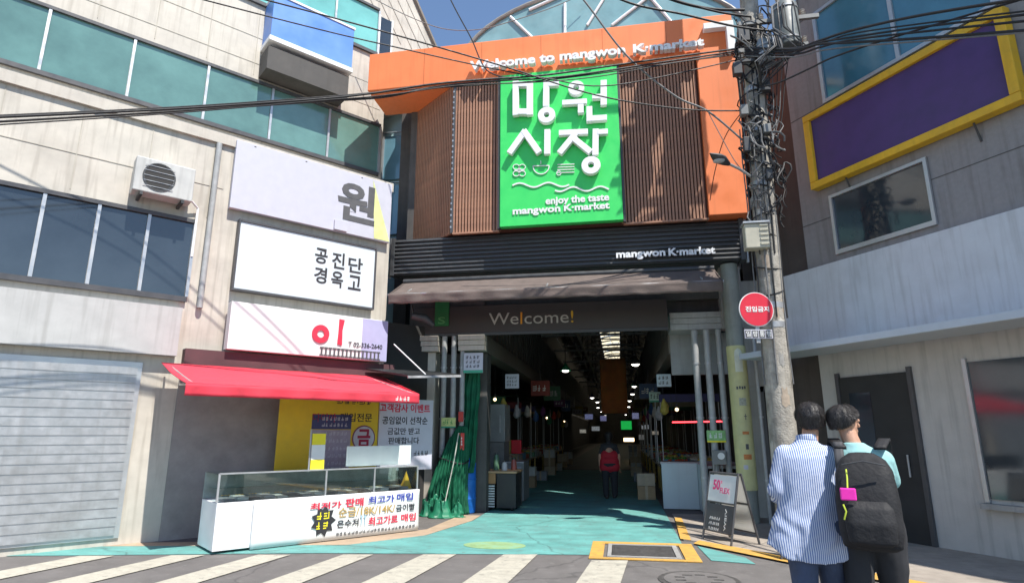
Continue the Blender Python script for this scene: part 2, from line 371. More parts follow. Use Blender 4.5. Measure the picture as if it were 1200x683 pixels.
# crosswalk
for i, (xa, xb, ta, tb, la, lb) in enumerate([(-3.50, -3.13, 7.60, 7.66, -3.75, -3.35), (-2.51, -2.10, 7.78, 7.86, -2.76, -2.31), (-1.51, -1.09, 7.95, 8.03, -1.74, -1.24), (-.40, .03, 7.78, 7.86, -.62, -.14), (-4.55, -4.15, 7.40, 7.47, -4.85, -4.42), (-5.6, -5.2, 7.18, 7.27, -5.95, -5.52), (-6.7, -6.28, 6.95, 7.03, -7.05, -6.6)]):
    k = 4.1
    sheet('crosswalk_stripe', [(xa, ta), (xb, tb), (lb - .12, k), (la - .12, k)], .012, M_linew, label=['off white crosswalk stripe at the left, nearest the sales banner', 'off white crosswalk stripe below the striped banner corner, second from left', 'off white crosswalk stripe below the round yellow green mark', 'short off white crosswalk stripe touching the yellow drain frame', 'crosswalk stripe just left of the sales banner', 'crosswalk stripe far left, second from the end', 'leftmost crosswalk stripe'][i])
m = MB().slab([(-1.75 + a, 8.55 + b) for a, b in [(x * .43, y * .27) for x, y in circ(28)]], .009, .013)
m.solo('round_mark', mat('lime_mark', (.26, .40, .19), .8, .3, 5, stain=.8, stcol=(.13, .33, .3), stscale=5), 'round yellow green mark painted on the teal lane', kind='structure')
# drain with yellow frame
dr = thing('storm_drain', 'iron storm drain grate inside a yellow painted frame', 'drain', base=(.2, 8.5, 0))
fr = MB()
for x0, x1, y0, y1 in ((-.44, .90, 8.95, 9.09), (-.44, .90, 7.90, 7.99), (-.44, -.27, 7.99, 8.95), (.72, .90, 7.99, 8.95)): fr.slab([(x0, y0), (x1, y0), (x1, y1), (x0, y1)], .006, .0165 if y1 - y0 < .5 else .0150)
fr.part('yellow_frame', M_liney, dr)
MB().slab([(-.22, 8.02), (.68, 8.02), (.68, 8.90), (-.22, 8.90)], .0, .010).part('pit', M_dark, dr)
rim = MB()
for x0, x1, y0, y1 in ((-.22, .68, 8.84, 8.90), (-.22, .68, 8.02, 8.08), (-.22, -.17, 8.08, 8.84), (.62, .68, 8.08, 8.84)): rim.box(x0, x1, y0, y1, .011, .022)
rim.part('rim', M_concrete, dr)
for i in range(14): MB().box(-.16, .61, 8.09 + i * .054, 8.122 + i * .054, .011, .020).part('grate_bar', M_iron, dr)
mh = thing('manhole_cover', 'round dark iron manhole cover in the asphalt', 'manhole cover', base=(.75, 7.0, 0))
MB().slab([(.75 + a, 7.0 + b) for a, b in circ(36, .42)], .002, .008).part('rim', M_iron, mh)
MB().slab([(.75 + a, 7.0 + b) for a, b in circ(36, .36)], .008, .013).part('lid', M_asph, mh)
for k in range(9):
    a = k * .7; MB().box(.75 + .2 * math.cos(a) - .05, .75 + .2 * math.cos(a) + .05, 7 + .2 * math.sin(a) - .02, 7 + .2 * math.sin(a) + .02, .013, .018).part('stud', M_iron, mh)
# ------------------------------------------------------------------ GATEWAY
YO = 10.75
def fx(u, v, y=YO): p = PY(u, v, y); return p.x, p.z
gw = thing('market_gateway', 'orange and brown slatted market gateway above the entrance', 'gateway', base=(-1.2, 11, 4.5))
BZ0, BZ1, BX0, BX1 = 8.62, 9.50, -5.04, 2.47
beam = MB().prism([(BX0, BZ0), (BX1, BZ0), (BX1, BZ1), (BX0, BZ1)], YO, YO + 1.05).part('beam', M_orange, gw, bevel=.012)
MB().prism([(1.76, 5.36), (BX1, 5.36), (BX1, BZ0 - .003), (1.76, BZ0 - .003)], YO + .004, YO + 1.02).part('side_panel', M_orange, gw, bevel=.01)
for i in range(1, 6): MB().box(BX0 + i * 1.25 - .004, BX0 + i * 1.25 + .004, YO - .003, YO + .01, BZ0 + .02, BZ1 - .02).part('panel_joint', mat('joint', (.45, .11, .03), .7), gw)
text(beam, 'Welcome to mangwon', fx(553, 80)[0], fx(733, 70)[0], 8.68, 8.94, YO - .05, M_white, .035, .13, per='letter')
text(beam, 'K·market', fx(742, 70)[0], fx(824, 60)[0], 8.735, 8.925, YO - .05, M_white, .035, .13, per='letter')
em = beam
x0, z1 = fx(823, 33); x1, _ = fx(858, 33); _, z0 = fx(858, 63)
MB().box(x0, x1, YO - .14, YO - .003, z1 - .13, z1).part('emblem_bar', M_white, em, bevel=.008)
MB().box(x1 - .14, x1, YO - .142, YO - .003, z0, z1 - .133).part('emblem_bar', M_white, em, bevel=.008)
# slatted boxes
WY = 10.82
WX0, WX1, WZ0 = -3.10, 1.755, 5.33
MB().box(WX0 + .02, WX1, WY + .05, WY + .9, WZ0 + .02, BZ0 - .004).part('slat_backing', M_woodback, gw)
sl = MB().box(-.019, .019, -.045, 0, 0, BZ0 - .004 - WZ0)
sme = sl.mesh('slat', Vector((0, 0, 0)), M_wood)
def slat(x, y, rz=0):
    o = bpy.data.objects.new('slat', sme); COL.objects.link(o); o.parent = gw
    o.location = Vector((x, y, WZ0)) - BASE[gw.name]; o.rotation_euler = (0, 0, rz)
x = WX0 + .02
while x < WX1 - .01:
    if x < -2.12 or x > .19: slat(x, WY + .05)
    x += .062
# chamfered return on the left
ca, cb = Vector((WX0, WY + .05)), Vector((WX0 - 1.13, WY + .98))
cdv = (cb - ca); cl = cdv.length; cdv.normalize(); nrm = Vector((-cdv.y, cdv.x))
if nrm.y > 0: nrm = -nrm
MB().slab([ca, cb, cb + Vector((.6, 0)), ca + Vector((0, .3))], WZ0 + .02, BZ0 - .004).part('slat_backing', M_woodback, gw)
k = .03
while k < cl:
    p = ca + cdv * k; slat(p.x, p.y, math.atan2(cdv.y, cdv.x) + math.pi); k += .062
MB().box(WX0 - .045, WX0 + .008, WY - .01, WY + .05, WZ0, BZ0 - .006).part('corner_trim', M_black, gw)
for i in range(26): MB().box(WX0 - .05, WX0 - .02, WY - .016, WY - .008, WZ0 + .1 + i * .124, WZ0 + .14 + i * .124).part('corner_clip', M_galv, gw)
for a, b in ((WX0, -2.16), (.22, WX1)): MB().box(a, b, WY - .02, WY + .06, WZ0 - .035, WZ0 - .002).part('bottom_trim', M_wood, gw)
# louvred black fascia
LY, LZ0, LZ1 = 11.0, 4.58, 5.33
LX0, LX1 = fx(462, 275, LY)[0], fx(866, 250, LY)[0]
fascia = MB().box(LX0, LX1, LY + .05, LY + .75, LZ0, LZ1 - .003).part('fascia', M_darksteel, gw)
for i in range(9):
    z = LZ0 + .012 + i * .083
    MB().add([(LX0 + .03, LY + .05, z), (LX1 - .03, LY + .05, z), (LX1 - .03, LY - .005, z + .01), (LX0 + .03, LY - .005, z + .01), (LX0 + .03, LY - .0, z + .034), (LX1 - .03, LY - .0, z + .034), (LX1 - .03, LY + .05, z + .056), (LX0 + .03, LY + .05, z + .056)],
             [(0, 1, 2, 3), (3, 2, 5, 4), (4, 5, 6, 7), (0, 3, 4, 7), (1, 6, 5, 2)]).part('louvre_slat', M_black, fascia)
for x in (LX0 - .05, LX1 - .03): MB().box(x, x + .08, LY - .02, LY + .3, LZ0 - .02, LZ1 + .02).part('end_cap', M_darksteel, gw, bevel=.006)
for x in (LX0 - .16, LX0 - .09, LX1 + .1): MB().cyl((x, LY + .1, LZ0 - .05), (x, LY + .1, LZ1 + .05), .028, n=10).part('conduit', M_galv, gw)
text(fascia, 'mangwon', fx(722, 298, LY)[0], fx(779, 292, LY)[0], 4.64, 4.785, LY - .02, M_white, .032, .06, per='letter')
text(fascia, 'K·market', fx(783, 296, LY)[0], fx(837, 290, LY)[0], 4.678, 4.82, LY - .02, M_white, .032, .06, per='letter')
# columns carrying it
MB().box(1.98, 2.36, 11.55, 11.9, 3.4, LZ0 - .003).part('column', M_concrete, gw)
MB().box(-4.2, -2.62, 11.62, 12.2, 3.46, LZ0 - .003).part('lintel', M_dkwall, gw)
MB().box(1.0, 2.4, 11.95, 12.3, 3.76, LZ0 - .003).part('lintel', M_dkwall, gw)
MB().box(-4.2, 2.4, 11.76, 12.3, 4.02, LZ0 - .006).part('lintel', M_dkwall, gw)
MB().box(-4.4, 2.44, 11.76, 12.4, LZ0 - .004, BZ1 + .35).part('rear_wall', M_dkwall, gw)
# ------------------------------------------------------------------ GREEN SIGN
GY = 10.66
gs = thing('market_sign', 'bright green market sign board with raised white letters', 'sign', base=(-1, 10.7, 5.3))
def S(cx, cy): p = PY(580 + cx / 3.594, 80 + cy / 3.594, GY - .06); return (p.x, p.z)
gx0, gx1 = fx(586, 180, GY)[0], fx(727, 180, GY)[0]
gz0, gz1 = fx(587, 266, GY)[1], fx(586, 89, GY)[1]
gsb = MB().box(gx0, gx1, GY, GY + .14, gz0, gz1).part('board', M_green, gs, bevel=.01)
for a, b in ((gx0 - .05, gx0 - .003), (gx1 + .003, gx1 + .045)): MB().box(a, b, GY + .03, GY + .13, gz0 - .02, gz1 + .01).part('edge_trim', M_darksteel, gs)
K = .0045   # metres for one crop pixel
def stroke(m, pts, wpx, d=.13, e=0):
    for (a, b) in zip(pts, pts[1:]):
        p, q = Vector(S(*a)), Vector(S(*b)); t = (q - p).normalized(); nn = Vector((-t.y, t.x)) * (wpx * K / 2)
        m.prism([tuple(p + nn), tuple(p - nn), tuple(q - nn), tuple(q + nn)], GY - d - e, GY - .03); e += .002
def ringl(m, c, ro, ri, d=.13, sx=1.0):
    x, z = S(*c); m.ring(x, z, ro * K, ri * K, GY - d - .009, GY - .03, sx=sx)
L1 = MB(); stroke(L1, [(89, 62), (89, 205)], 27); stroke(L1, [(148, 62), (148, 204)], 27, e=.004); stroke(L1, [(100, 190), (138, 190)], 27, e=.007); stroke(L1, [(100, 75), (138, 74)], 25, e=.006)
stroke(L1, [(218, 60), (216, 168)], 27); stroke(L1, [(226, 74), (270, 72)], 25, e=.005); ringl(L1, (219, 205), 38, 12); L1.part('letter', M_white, gsb, bevel=.006)
L2 = MB(); ringl(L2, (343, 92), 35, 13); stroke(L2, [(284, 153), (388, 146)], 24, e=.003); stroke(L2, [(362, 150), (362, 196)], 25); stroke(L2, [(458, 58), (458, 163)], 27); stroke(L2, [(410, 128), (450, 126)], 22, e=.004)
stroke(L2, [(398, 168), (398, 232)], 25, e=.001); stroke(L2, [(388, 220), (472, 215)], 26, e=.005); L2.part('letter', M_white, gsb, bevel=.006)
L3 = MB(); stroke(L3, [(130, 268), (62, 364)], 27); stroke(L3, [(122, 268), (188, 362)], 27, e=.004); stroke(L3, [(222, 264), (221, 368)], 26); L3.part('letter', M_white, gsb, bevel=.006)
L4 = MB(); stroke(L4, [(270, 279), (392, 273)], 25); stroke(L4, [(340, 282), (272, 364)], 26, e=.003); stroke(L4, [(330, 300), (404, 360)], 26, e=.006); stroke(L4, [(425, 262), (423, 372)], 26); stroke(L4, [(432, 276), (476, 273)], 24, e=.005)
ringl(L4, (405, 415), 40, 13); L4.part('letter', M_white, gsb, bevel=.006)
# line icons: flower, bowl, fork, waves
def curve_line(pts, wpx, name):
    m = MB(); P = [Vector(S(*a)) for a in pts]; vs = []
    for i, p in enumerate(P):
        t = (P[min(i + 1, len(P) - 1)] - P[max(i - 1, 0)]).normalized(); nn = Vector((-t.y, t.x)) * (wpx * K / 2); vs += [(p.x + nn.x, GY - .012, p.y + nn.y), (p.x - nn.x, GY - .012, p.y - nn.y)]
    n = len(P); m.add(vs, [(2 * i, 2 * i + 1, 2 * i + 3, 2 * i + 2) for i in range(n - 1)])
    return m.part(name, M_print, gsb, solid=.016)
for ax, ay in ((88, 412), (114, 412), (88, 440), (114, 440)):
    curve_line([(ax + 13 * math.cos(t), ay + 11 * math.sin(t)) for t in [i * math.pi / 8 for i in range(17)]], 3.2, 'icon_petal')
curve_line([(101, 404), (101, 448)], 3, 'icon_stem'); curve_line([(80, 426), (124, 426)], 3, 'icon_stem')
curve_line([(193 + 34 * math.cos(t), 408 + 34 * math.sin(t)) for t in [i * math.pi / 12 for i in range(13)]], 4, 'icon_bowl'); curve_line([(158, 408), (228, 406)], 4, 'icon_bowl_rim')
curve_line([(192, 385), (192, 400)], 3, 'icon_steam')
for yy in (402, 413, 424, 436): curve_line([(262, yy), (334, yy - 2)], 3.2, 'icon_fork_tine')
curve_line([(268 + 9 * math.cos(t), 438 + 9 * math.sin(t)) for t in [i * math.pi / 6 for i in range(13)]], 3.2, 'icon_spoon')
curve_line([(72 + i * 6, 490 - 9 * math.sin(i * .31) - i * .12) for i in range(41)], 7, 'icon_wave'); curve_line([(252 + i * 6, 507 - 9 * math.sin(i * .33 + 3.6) - i * .12) for i in range(39)], 7, 'icon_wave')
a, b = S(212, 570), S(482, 562); text(gsb, 'enjoy the taste', a[0], b[0], S(212, 580)[1], S(212, 540)[1], GY - .004, M_print, .035, .014)
zb = S(73, 613)[1]
text(gsb, 'mangwon', S(73, 612)[0], S(275, 606)[0], zb - .045, zb + .10, GY - .004, M_print, .035, .014)
text(gsb, 'K·market', S(290, 608)[0], S(484, 600)[0], zb, zb + .14, GY - .004, M_print, .035, .014)
# ------------------------------------------------------------------ AWNING over the entrance
aw = thing('awning', 'long brown fabric awning with folded valance over the entrance', 'awning', base=(-1.2, 10.6, 3.7))
AX0, AX1 = -4.12, 1.80
def awf(u, v):
    x = AX0 + (AX1 - AX0) * u
    y = 10.98 - .76 * v; z = 4.40 - .40 * v - .035 * math.sin(v * math.pi) + .004 * math.sin(x * 7.3) * v + .006 * noise.noise((x * 4, v * 3, 0))
    return (x, y, z)
MB().grid(awf, 90, 10).part('canopy', M_awn, aw, solid=.012, smooth=True, hard=R(180))
def avf(u, v):
    x = AX0 + (AX1 - AX0) * u
    return (x, 10.20 + .02 * v + .015 * math.sin(x * 11 + 2 * math.sin(x * 1.7)) * (.3 + v) + .02 * noise.noise((x * 3, v * 2, 5)), 3.995 - .185 * v + .004 * math.sin(x * 7.3) + .003 * math.sin(x * 23) * v)
MB().grid(avf, 200, 6).part('valance', M_awn, aw, solid=.012, smooth=True, hard=R(180))
MB().cyl((AX0 - .02, 10.23, 3.985), (AX1 + .02, 10.23, 3.985), .022).part('front_bar', M_galv, aw)
MB().cyl((AX0, 10.97, 4.42), (AX1, 10.97, 4.42), .05).part('roller', M_darksteel, aw)
for x in (AX0 + .3, -1.2, AX1 - .3): MB().tube([(x, 10.98, 4.3), (x, 10.5, 4.12), (x, 10.24, 3.97)], .018, 6).part('arm', M_galv, aw)
for x in (AX0, AX1):
    MB().add([(x - .006, 10.98, 4.40), (x + .006, 10.98, 4.40), (x - .006, 10.22, 4.0), (x + .006, 10.22, 4.0), (x - .006, 10.98, 4.1), (x + .006, 10.98, 4.1), (x - .006, 10.22, 3.82), (x + .006, 10.22, 3.82)],
             [(0, 2, 6, 4), (1, 5, 7, 3), (0, 1, 3, 2), (4, 6, 7, 5), (2, 3, 7, 6), (0, 4, 5, 1)]).part('end_flap', M_awn, aw)
# ------------------------------------------------------------------ WELCOME SIGN
wl = thing('welcome_sign', 'dark brown banner sign with grey and orange welcome lettering', 'sign', base=(-1.6, 11.6, 3.46))
wlb = MB().box(-4.10, .98, 11.55, 11.60, 3.46, 4.01).part('board', M_wel, wl, bevel=.006)
MB().box(-4.10, .98, 11.545, 11.61, 3.40, 3.457).part('lower_rail', M_darksteel, wl)
a = fx(573, 380, 11.55); b = fx(672, 374, 11.55)
tx = text(wlb, 'Welcome!', a[0], b[0], 3.60, 3.84, 11.545, mat('ink_warm_grey', (.42, .40, .37), .6), -.002, .008, per='letter')
for t in tx:
    pass
tx[2].data.materials[0] = mat('ink_orange', (.75, .30, .02), .6); tx[-1].data.materials[0] = mat('ink_ochre', (.62, .34, .02), .6)
gb = thing('green_banner', 'small dark green banner hanging at the welcome sign', 'banner', base=(-3.65, 11.5, 3.5))
a = fx(509, 383, 11.5); b = fx(526, 354, 11.5)
gbc = MB().box(a[0], b[0], 11.51, 11.54, a[1] + .02, b[1] + .03).part('cloth', mat('deep_green', (.02, .17, .05), .7), gb)
text(gbc, 'S', a[0] + .07, b[0] - .07, a[1] + .06, a[1] + .2, 11.508, mat('ink_green', (.1, .35, .12), .6), .01, .004)
# ------------------------------------------------------------------ ARCADE (roof, side walls)
ar = thing('market_arcade', 'long covered market arcade with glazed vault roof and dark walls', 'arcade', base=(-1, 40, 0))
YE = 92
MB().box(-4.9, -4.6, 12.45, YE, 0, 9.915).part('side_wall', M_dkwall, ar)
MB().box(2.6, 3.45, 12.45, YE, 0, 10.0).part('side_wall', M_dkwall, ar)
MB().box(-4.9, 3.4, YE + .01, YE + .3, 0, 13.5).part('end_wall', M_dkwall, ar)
MB().box(-4.6, 2.6, 12.45, 17.4, 9.7, 9.85).part('light_block_slab', M_dkwall, ar)  # unseen opaque slab added to stop roof light reaching the entrance
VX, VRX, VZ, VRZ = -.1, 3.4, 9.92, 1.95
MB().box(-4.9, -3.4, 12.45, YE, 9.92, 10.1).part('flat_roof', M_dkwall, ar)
def arc(a): return (VX - VRX * math.cos(a), VZ + VRZ * math.sin(a))
M_vault = mat('vault_glass', (.17, .33, .36), .16, .3, .9, spec=.7, coat=.5, stain=.4, stcol=(.3, .42, .42), rvar=.06)
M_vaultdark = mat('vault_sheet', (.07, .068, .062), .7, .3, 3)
M_skyl = mat_skylight()
NA = 12
for i in range(NA):          # front glazed bay, pane by pane
    a0, a1 = math.pi * i / NA, math.pi * (i + 1) / NA
    (xa, za), (xb, zb) = arc(a0 + .012), arc(a1 - .012)
    for ya, yb in ((12.5, 14.1), (14.16, 17.4)):
        MB().add([(xa, ya, za), (xb, ya, zb), (xb, yb, zb), (xa, yb, za)], [(0, 1, 2, 3)]).part('roof_pane', M_vault, ar, solid=.02)
for j, y in enumerate((12.47, 14.13, 17.43)):
    MB().tube([(arc(math.pi * i / 24)[0], y, arc(math.pi * i / 24)[1]) for i in range(25)], .045, 8).part('roof_rib', M_alu, ar)
for i in range(1, NA): 
    p = arc(math.pi * i / NA); MB().tube([(p[0], 12.47, p[1] + .02), (p[0], 17.4, p[1] + .02)], .03, 6).part('roof_bar', M_alu, ar)
# glazed gable and its white truss
gp = [arc(math.pi * i / 24) for i in range(25)]
MB().prism(gp, 12.41, 12.43).part('gable_pane', mat('gable_glass', (.20, .36, .38), .16, .3, .9, spec=.7, coat=.5, stain=.4, stcol=(.3, .42, .42), rvar=.06), ar)
for (ua, va), (ub, vb) in (((598, 20), (640, 60)), ((662, 4), (662, 50)), ((688, 30), (708, -2)), ((717, 30), (762, -5)), ((620, 12), (660, -6)), ((790, 30), (760, -5))):
    p, q = PY(ua, va, 12.38), PY(ub, vb, 12.38)
    MB().cyl(p, q, .035, n=8).part('truss_bar', M_white, ar)
MB().tube([(p[0], 12.39, p[1]) for p in gp], .05, 8).part('gable_rib', mat('gable_rib', (.25, .24, .22), .5), ar)
# interior vault behind it: dark sheets with a translucent strip at the crown
ANG = [0, 20, 42, 62, 80, 98, 120, 140, 160, 180]
for i in range(9):
    if i in (3, 4): continue
    (xa, za), (xb, zb) = arc(R(ANG[i])), arc(R(ANG[i + 1]))
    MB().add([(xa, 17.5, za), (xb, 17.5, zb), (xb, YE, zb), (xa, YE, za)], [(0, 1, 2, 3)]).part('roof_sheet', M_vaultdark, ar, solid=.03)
y = 17.5
while y < YE - 1:
    for i in (3, 4):
        (xa, za), (xb, zb) = arc(R(ANG[i] + .25)), arc(R(ANG[i + 1] - .25))
        MB().add([(xa, y + .1, za), (xb, y + .1, zb), (xb, y + 5.9, zb), (xa, y + 5.9, za)], [(0, 1, 2, 3)]).part('skylight_pane' if y > 44 else 'roof_sheet', M_skyl if y > 44 else M_vaultdark, ar)  # unseen nearer crown closed with opaque sheet to keep the arcade dark
    for yy in (y, y + 3) if y > 50 else (y,):
        MB().tube([(arc(math.pi * k / 24)[0], yy, arc(math.pi * k / 24)[1] - .1) for k in range(25)], .07, 6).part('roof_rib', M_darksteel, ar)
    MB().box(-4.6, 2.6, y, y + .09, 9.6, 9.7).part('tie_beam', M_darksteel, ar)
    y += 6
for x, z in ((-1.4, 5.0), (-2.0, 5.7), (1.2, 5.2)): MB().cyl((x, 12.5, z), (x, YE, z), .06, n=8).part('service_pipe', M_pipe, ar)
for x in (-1.75, .9):
    for k in range(9): MB().box(x - .035, x + .035, 13 + k * 6, 13.07 + k * 6, 5.0, 9.9).part('hanger', M_darksteel, ar)
for k in range(9):
    yy = 13.4 + k * 4.2
    MB().box(-2.74, 1.1, yy, yy + .06, 4.95, 5.03).part('truss_chord', M_pipe, ar); MB().box(-2.74, 1.1, yy, yy + .06, 5.75, 5.82).part('truss_chord', M_pipe, ar)
    MB().tube([(-2.7 + .38 * j, yy + .03, 5.0 if j % 2 else 5.78) for j in range(11)], .022, 5).part('truss_web', M_pipe, ar)
# upper shop fronts along both sides, ribbed sheet
for sx, x in ((-1, -2.75), (1, 1.12)):
    MB().box(*( (x - .12, x) if sx < 0 else (x, x + .12)), 12.5, YE, 3.5, 4.9).part('upper_front', mat('upper_front', (.10, .095, .085), .7, .3, 2, streak=.5), ar)
    for k in range(34):
        yy = 12.6 + k * .42
        MB().box(*((x + .003, x + .04) if sx < 0 else (x - .04, x - .003)), yy, yy + .2, 3.5, 4.9).part('front_rib', mat('front_rib', (.15, .145, .13), .7, .3, 2, streak=.5), ar)
# left fascia ledge that runs into the arcade, right soffit box
MB().box(-2.95, -2.60, 11.75, 60, 3.10, 3.44).part('shop_fascia', mat('shop_fascia', (.16, .145, .12), .6, .2, 3, streak=.4), ar)
MB().box(1.03, 1.25, 12.35, 60, 3.05, 3.44).part('shop_fascia', mat('shop_fascia', (.16, .145, .12)), ar)
MB().box(-4.6, -2.96, 12.46, 60, 3.3, 3.4).part('shop_ceiling', M_dkwall, ar)
MB().box(1.26, 2.6, 12.46, 60, 3.3, 3.4).part('shop_ceiling', M_dkwall, ar)
# ------------------------------------------------------------------ LEFT ENTRANCE COLUMN: pipes, ledges, tarp
YP = 11.6
col = thing('entrance_column', 'cream square column with ribbed ledge left of the entrance', 'column', base=(-3.75, 11.7, 0))
MB().box(-3.92, -3.62, 11.62, 12.0, 0, 3.09).part('shaft', M_sidingp, col, bevel=.01)
for i in range(3):
    MB().box(-4.15, -3.54, 11.50 - .02 * i, 11.95, 3.095 + i * .105, 3.193 + i * .105).part('ledge_board', M_sidingp, col, bevel=.006)
lg = thing('ledge_boards', 'cream ribbed ledge beside the white notice', 'ledge', base=(-2.9, 11.6, 3.09))
for i in range(3): MB().box(-3.12, -2.58, 11.50 - .02 * i, 11.74, 3.095 + i * .105, 3.193 + i * .105).part('ledge_board', M_sidingp, lg, bevel=.006)
MB().box(-3.9, -2.62, 11.96, 12.3, 0, 3.09).solo('rear_pier', M_dkwall, 'dark pier behind the grey pipes and green tarp', 'pier')
def pipe(x, y, z1, r, label, m=None, zc=()):
    t = thing('drain_pipe', label, 'pipe', base=(x, y, 0), group='vertical grey pipes at the entrance')
    MB().cyl((x, y, .02), (x, y, z1), r, n=14).part('tube', m or M_pipe, t)
    for z in (.7, 1.75, 2.75):
        MB().cyl((x, y, z), (x, y, z + .035), r + .012, n=14).part('clamp', M_galv, t)
    return t
pipe(-3.98, 11.5, 3.05, .035, 'thin grey pipe left of the cream column')
pipe(-3.43, YP, 3.4, .055, 'leftmost of the three grey pipes beside the cream column')
pipe(-3.23, YP, 3.4, .055, 'middle grey pipe of three beside the cream column')
pipe(-3.05, YP, 3.4, .05, 'grey pipe beside the green tarp, nearest the entrance')
# green tarp: a strip hanging behind the pipes and a gathered skirt round their feet
t = thing('green_tarp', 'shade-darkened green plastic tarp gathered round the pipes left of the entrance', 'tarp', base=(-3.2, 11.5, 0))
M_tarp = mat('green_tarp', (.008, .11, .055), .7, .35, 5, bump=.1, bscale=60, spec=.3)  # green darkened to stand in for the shade of awning and gateway
q = MB()
q.grid(lambda u, v: (-3.02 + .30 * u + .03 * noise.noise((v * 5, u * 2, 0)) - .10 * v * v, 11.78 - .10 * v + .035 * math.sin(u * 19 + 2 * v) * (.3 + v) + .03 * noise.noise((u * 4, v * 6, 4)), 3.0 - 2.25 * v), 40, 50)
q.part('hanging_strip', M_tarp, t, solid=.004, smooth=True, hard=R(180))
def skirt(u, v):
    z = 1.62 * (1 - v) - .75 * (1 - v) * max(0, .62 - u)
    wd = .22 + .20 * min(1, v * 1.3) ** .8 + .05 * max(0, v - .85) / .15
    cx = -3.14 - .16 * min(1, v * 1.5)
    a = math.pi * (1.02 + .97 * u)
    pl = (.012 + .03 * v) * math.sin(u * 84 + 3 * noise.noise((u * 4, v * 1.2, 0))) + .05 * noise.noise((u * 6, v * 1.3, 2))
    return (cx + (wd + pl) * math.cos(a) * .88, 11.66 + (.22 + .24 * v + pl) * math.sin(a), max(z, .0) + .012)
q = MB(); q.grid(skirt, 260, 40); q.part('skirt', M_tarp, t, solid=.004, smooth=True, hard=R(180))
M_tarp2 = mat('green_tarp_lit', (.014, .17, .09), .45, .3, 6, bump=.12, bscale=40, spec=.5)  # paler copy paints bright highlights on the bottom folds
for (bx, by, sc_) in ((-3.28, 11.10, 1.0), (-3.55, 11.25, .8), (-3.0, 11.2, .7)):
    q = MB(); q.grid(lambda u, v: (bx + sc_ * (.10 + .14 * v ** 2 + .03 * math.sin(u * 40 + 9 * bx)) * math.cos(2 * math.pi * u) + .06 * noise.noise((v * 3, bx, 0)), by + sc_ * (.06 + .09 * v ** 2 + .02 * math.sin(u * 31)) * math.sin(2 * math.pi * u), .01 + sc_ * .34 * (1 - v) ** 1.3 * (1 + .5 * noise.noise((math.cos(6.28 * u) * 1.5, math.sin(6.28 * u) * 1.5, bx)))), 60, 14, wrap=True)
    q.part('ground_fold', M_tarp2, t, solid=.004, smooth=True, hard=R(180))
MB().tube([(-3.2 + .30 * math.cos(a), 11.64 + .30 * math.sin(a), .98 + .05 * math.sin(2 * a)) for a in [math.pi + i * math.pi / 12 for i in range(13)]], .016, 6).part('tie_cord', M_cable, t)
MB().tube([(-3.02, 11.3, 1.5), (-3.06, 11.16, 1.0), (-3.17, 11.02, .3)], .010, 6).part('pull_cord', mat('cord_white', (.5, .5, .45), .7), t)
# blue drum
bd = thing('blue_drum', 'tall blue plastic drum behind the green tarp', 'drum', base=(-2.78, 11.62, 0))
M_blue = mat('blue_plastic', (.01, .13, .50), .4, .15, 6, stain=.2)
prof = [(0, .17), (.02, .19), (.25, .195), (.27, .205), (.30, .195), (.60, .195), (.62, .205), (.65, .195), (.92, .19), (.98, .16), (1.0, .155)]
MB().tube([(-3.0, 11.85, z) for z, r in prof], [r for z, r in prof], 28).part('body', M_blue, bd, hard=R(30))
MB().cyl((-3.0, 11.85, 1.0), (-3.0, 11.85, 1.03), .145, n=28).part('lid', M_blue, bd)
def marks(parent, x0, x1, z0, z1, y, ink, name='lettering', n=None):
    # a line of print too small to read: short strokes
    m = MB(); h = z1 - z0; n = n or max(3, int((x1 - x0) / h)); c = (x1 - x0) / n
    rr = random.Random(int(x0 * 977 + z0 * 7919))
    for i in range(n):
        xa = x0 + i * c; wv = c * .78
        for k in range(rr.choice((2, 3))):
            zz = z0 + h * (.05 + .33 * k); m.box(xa, xa + wv * rr.uniform(.5, .9), y - .002 - .0004 * k, y, zz, zz + h * .16)
        xs = xa + wv * rr.uniform(.2, .9); m.box(xs, xs + wv * .16, y - .0034, y, z0 + h * rr.uniform(0, .3), z1)
    o = m.part(name, ink, parent); o['kind'] = 'stuff'
    return o
def notice(name, label, u0, v0, u1, v1, y, board, lines, ink, cat='sign', border=None, group=None):
    (xa, za), (xb, zb) = fx(u0, v1, y), fx(u1, v0, y)
    t = thing(name, label, cat, base=((xa + xb) / 2, y, za), group=group)
    bd_ = MB().box(xa, xb, y, y + .025, za, zb).part('board', board, t, bevel=.004)
    h = (zb - za)
    if border:
        MB().box(xa, xb, y - .003, y - .0005, za, za + h * .14).part('stripe', border, bd_)
    n = len(lines); top = zb - h * .12; bot = za + h * (.22 if border else .12); st = (top - bot) / max(n, 1)
    for i, s in enumerate(lines):
        if s == '#': marks(bd_, xa + (xb - xa) * .12, xb - (xb - xa) * .12, top - st * (i + .82), top - st * (i + .12), y - .001, ink)
        elif s: text(bd_, s, xa + (xb - xa) * .12, xb - (xb - xa) * .12, top - st * (i + .86), top - st * (i + .08), y - .001, ink, .01, .003)
    return t
M_edgegreen = mat('edge_green', (.05, .35, .22), .6)
notice('notice_board', 'white notice board with green lower edge beside the tarp', 543, 413, 566, 437, 11.45, M_lilac, ['#', '#', '#'], M_ink, border=M_edgegreen)
notice('notice_board', 'small yellow and green plate tied to the grey pipes', 517, 489, 534, 501, 11.5, mat('plate_lime', (.55, .62, .25), .6, .2, 9), ['#'], mat('ink_leaf', (.05, .3, .08), .6), border=M_edgegreen)
notice('notice_board', 'small red tag on the pipe above the tarp', 537, 482, 543, 494, 11.5, mat('tag_red', (.5, .05, .04), .6), [], M_ink)
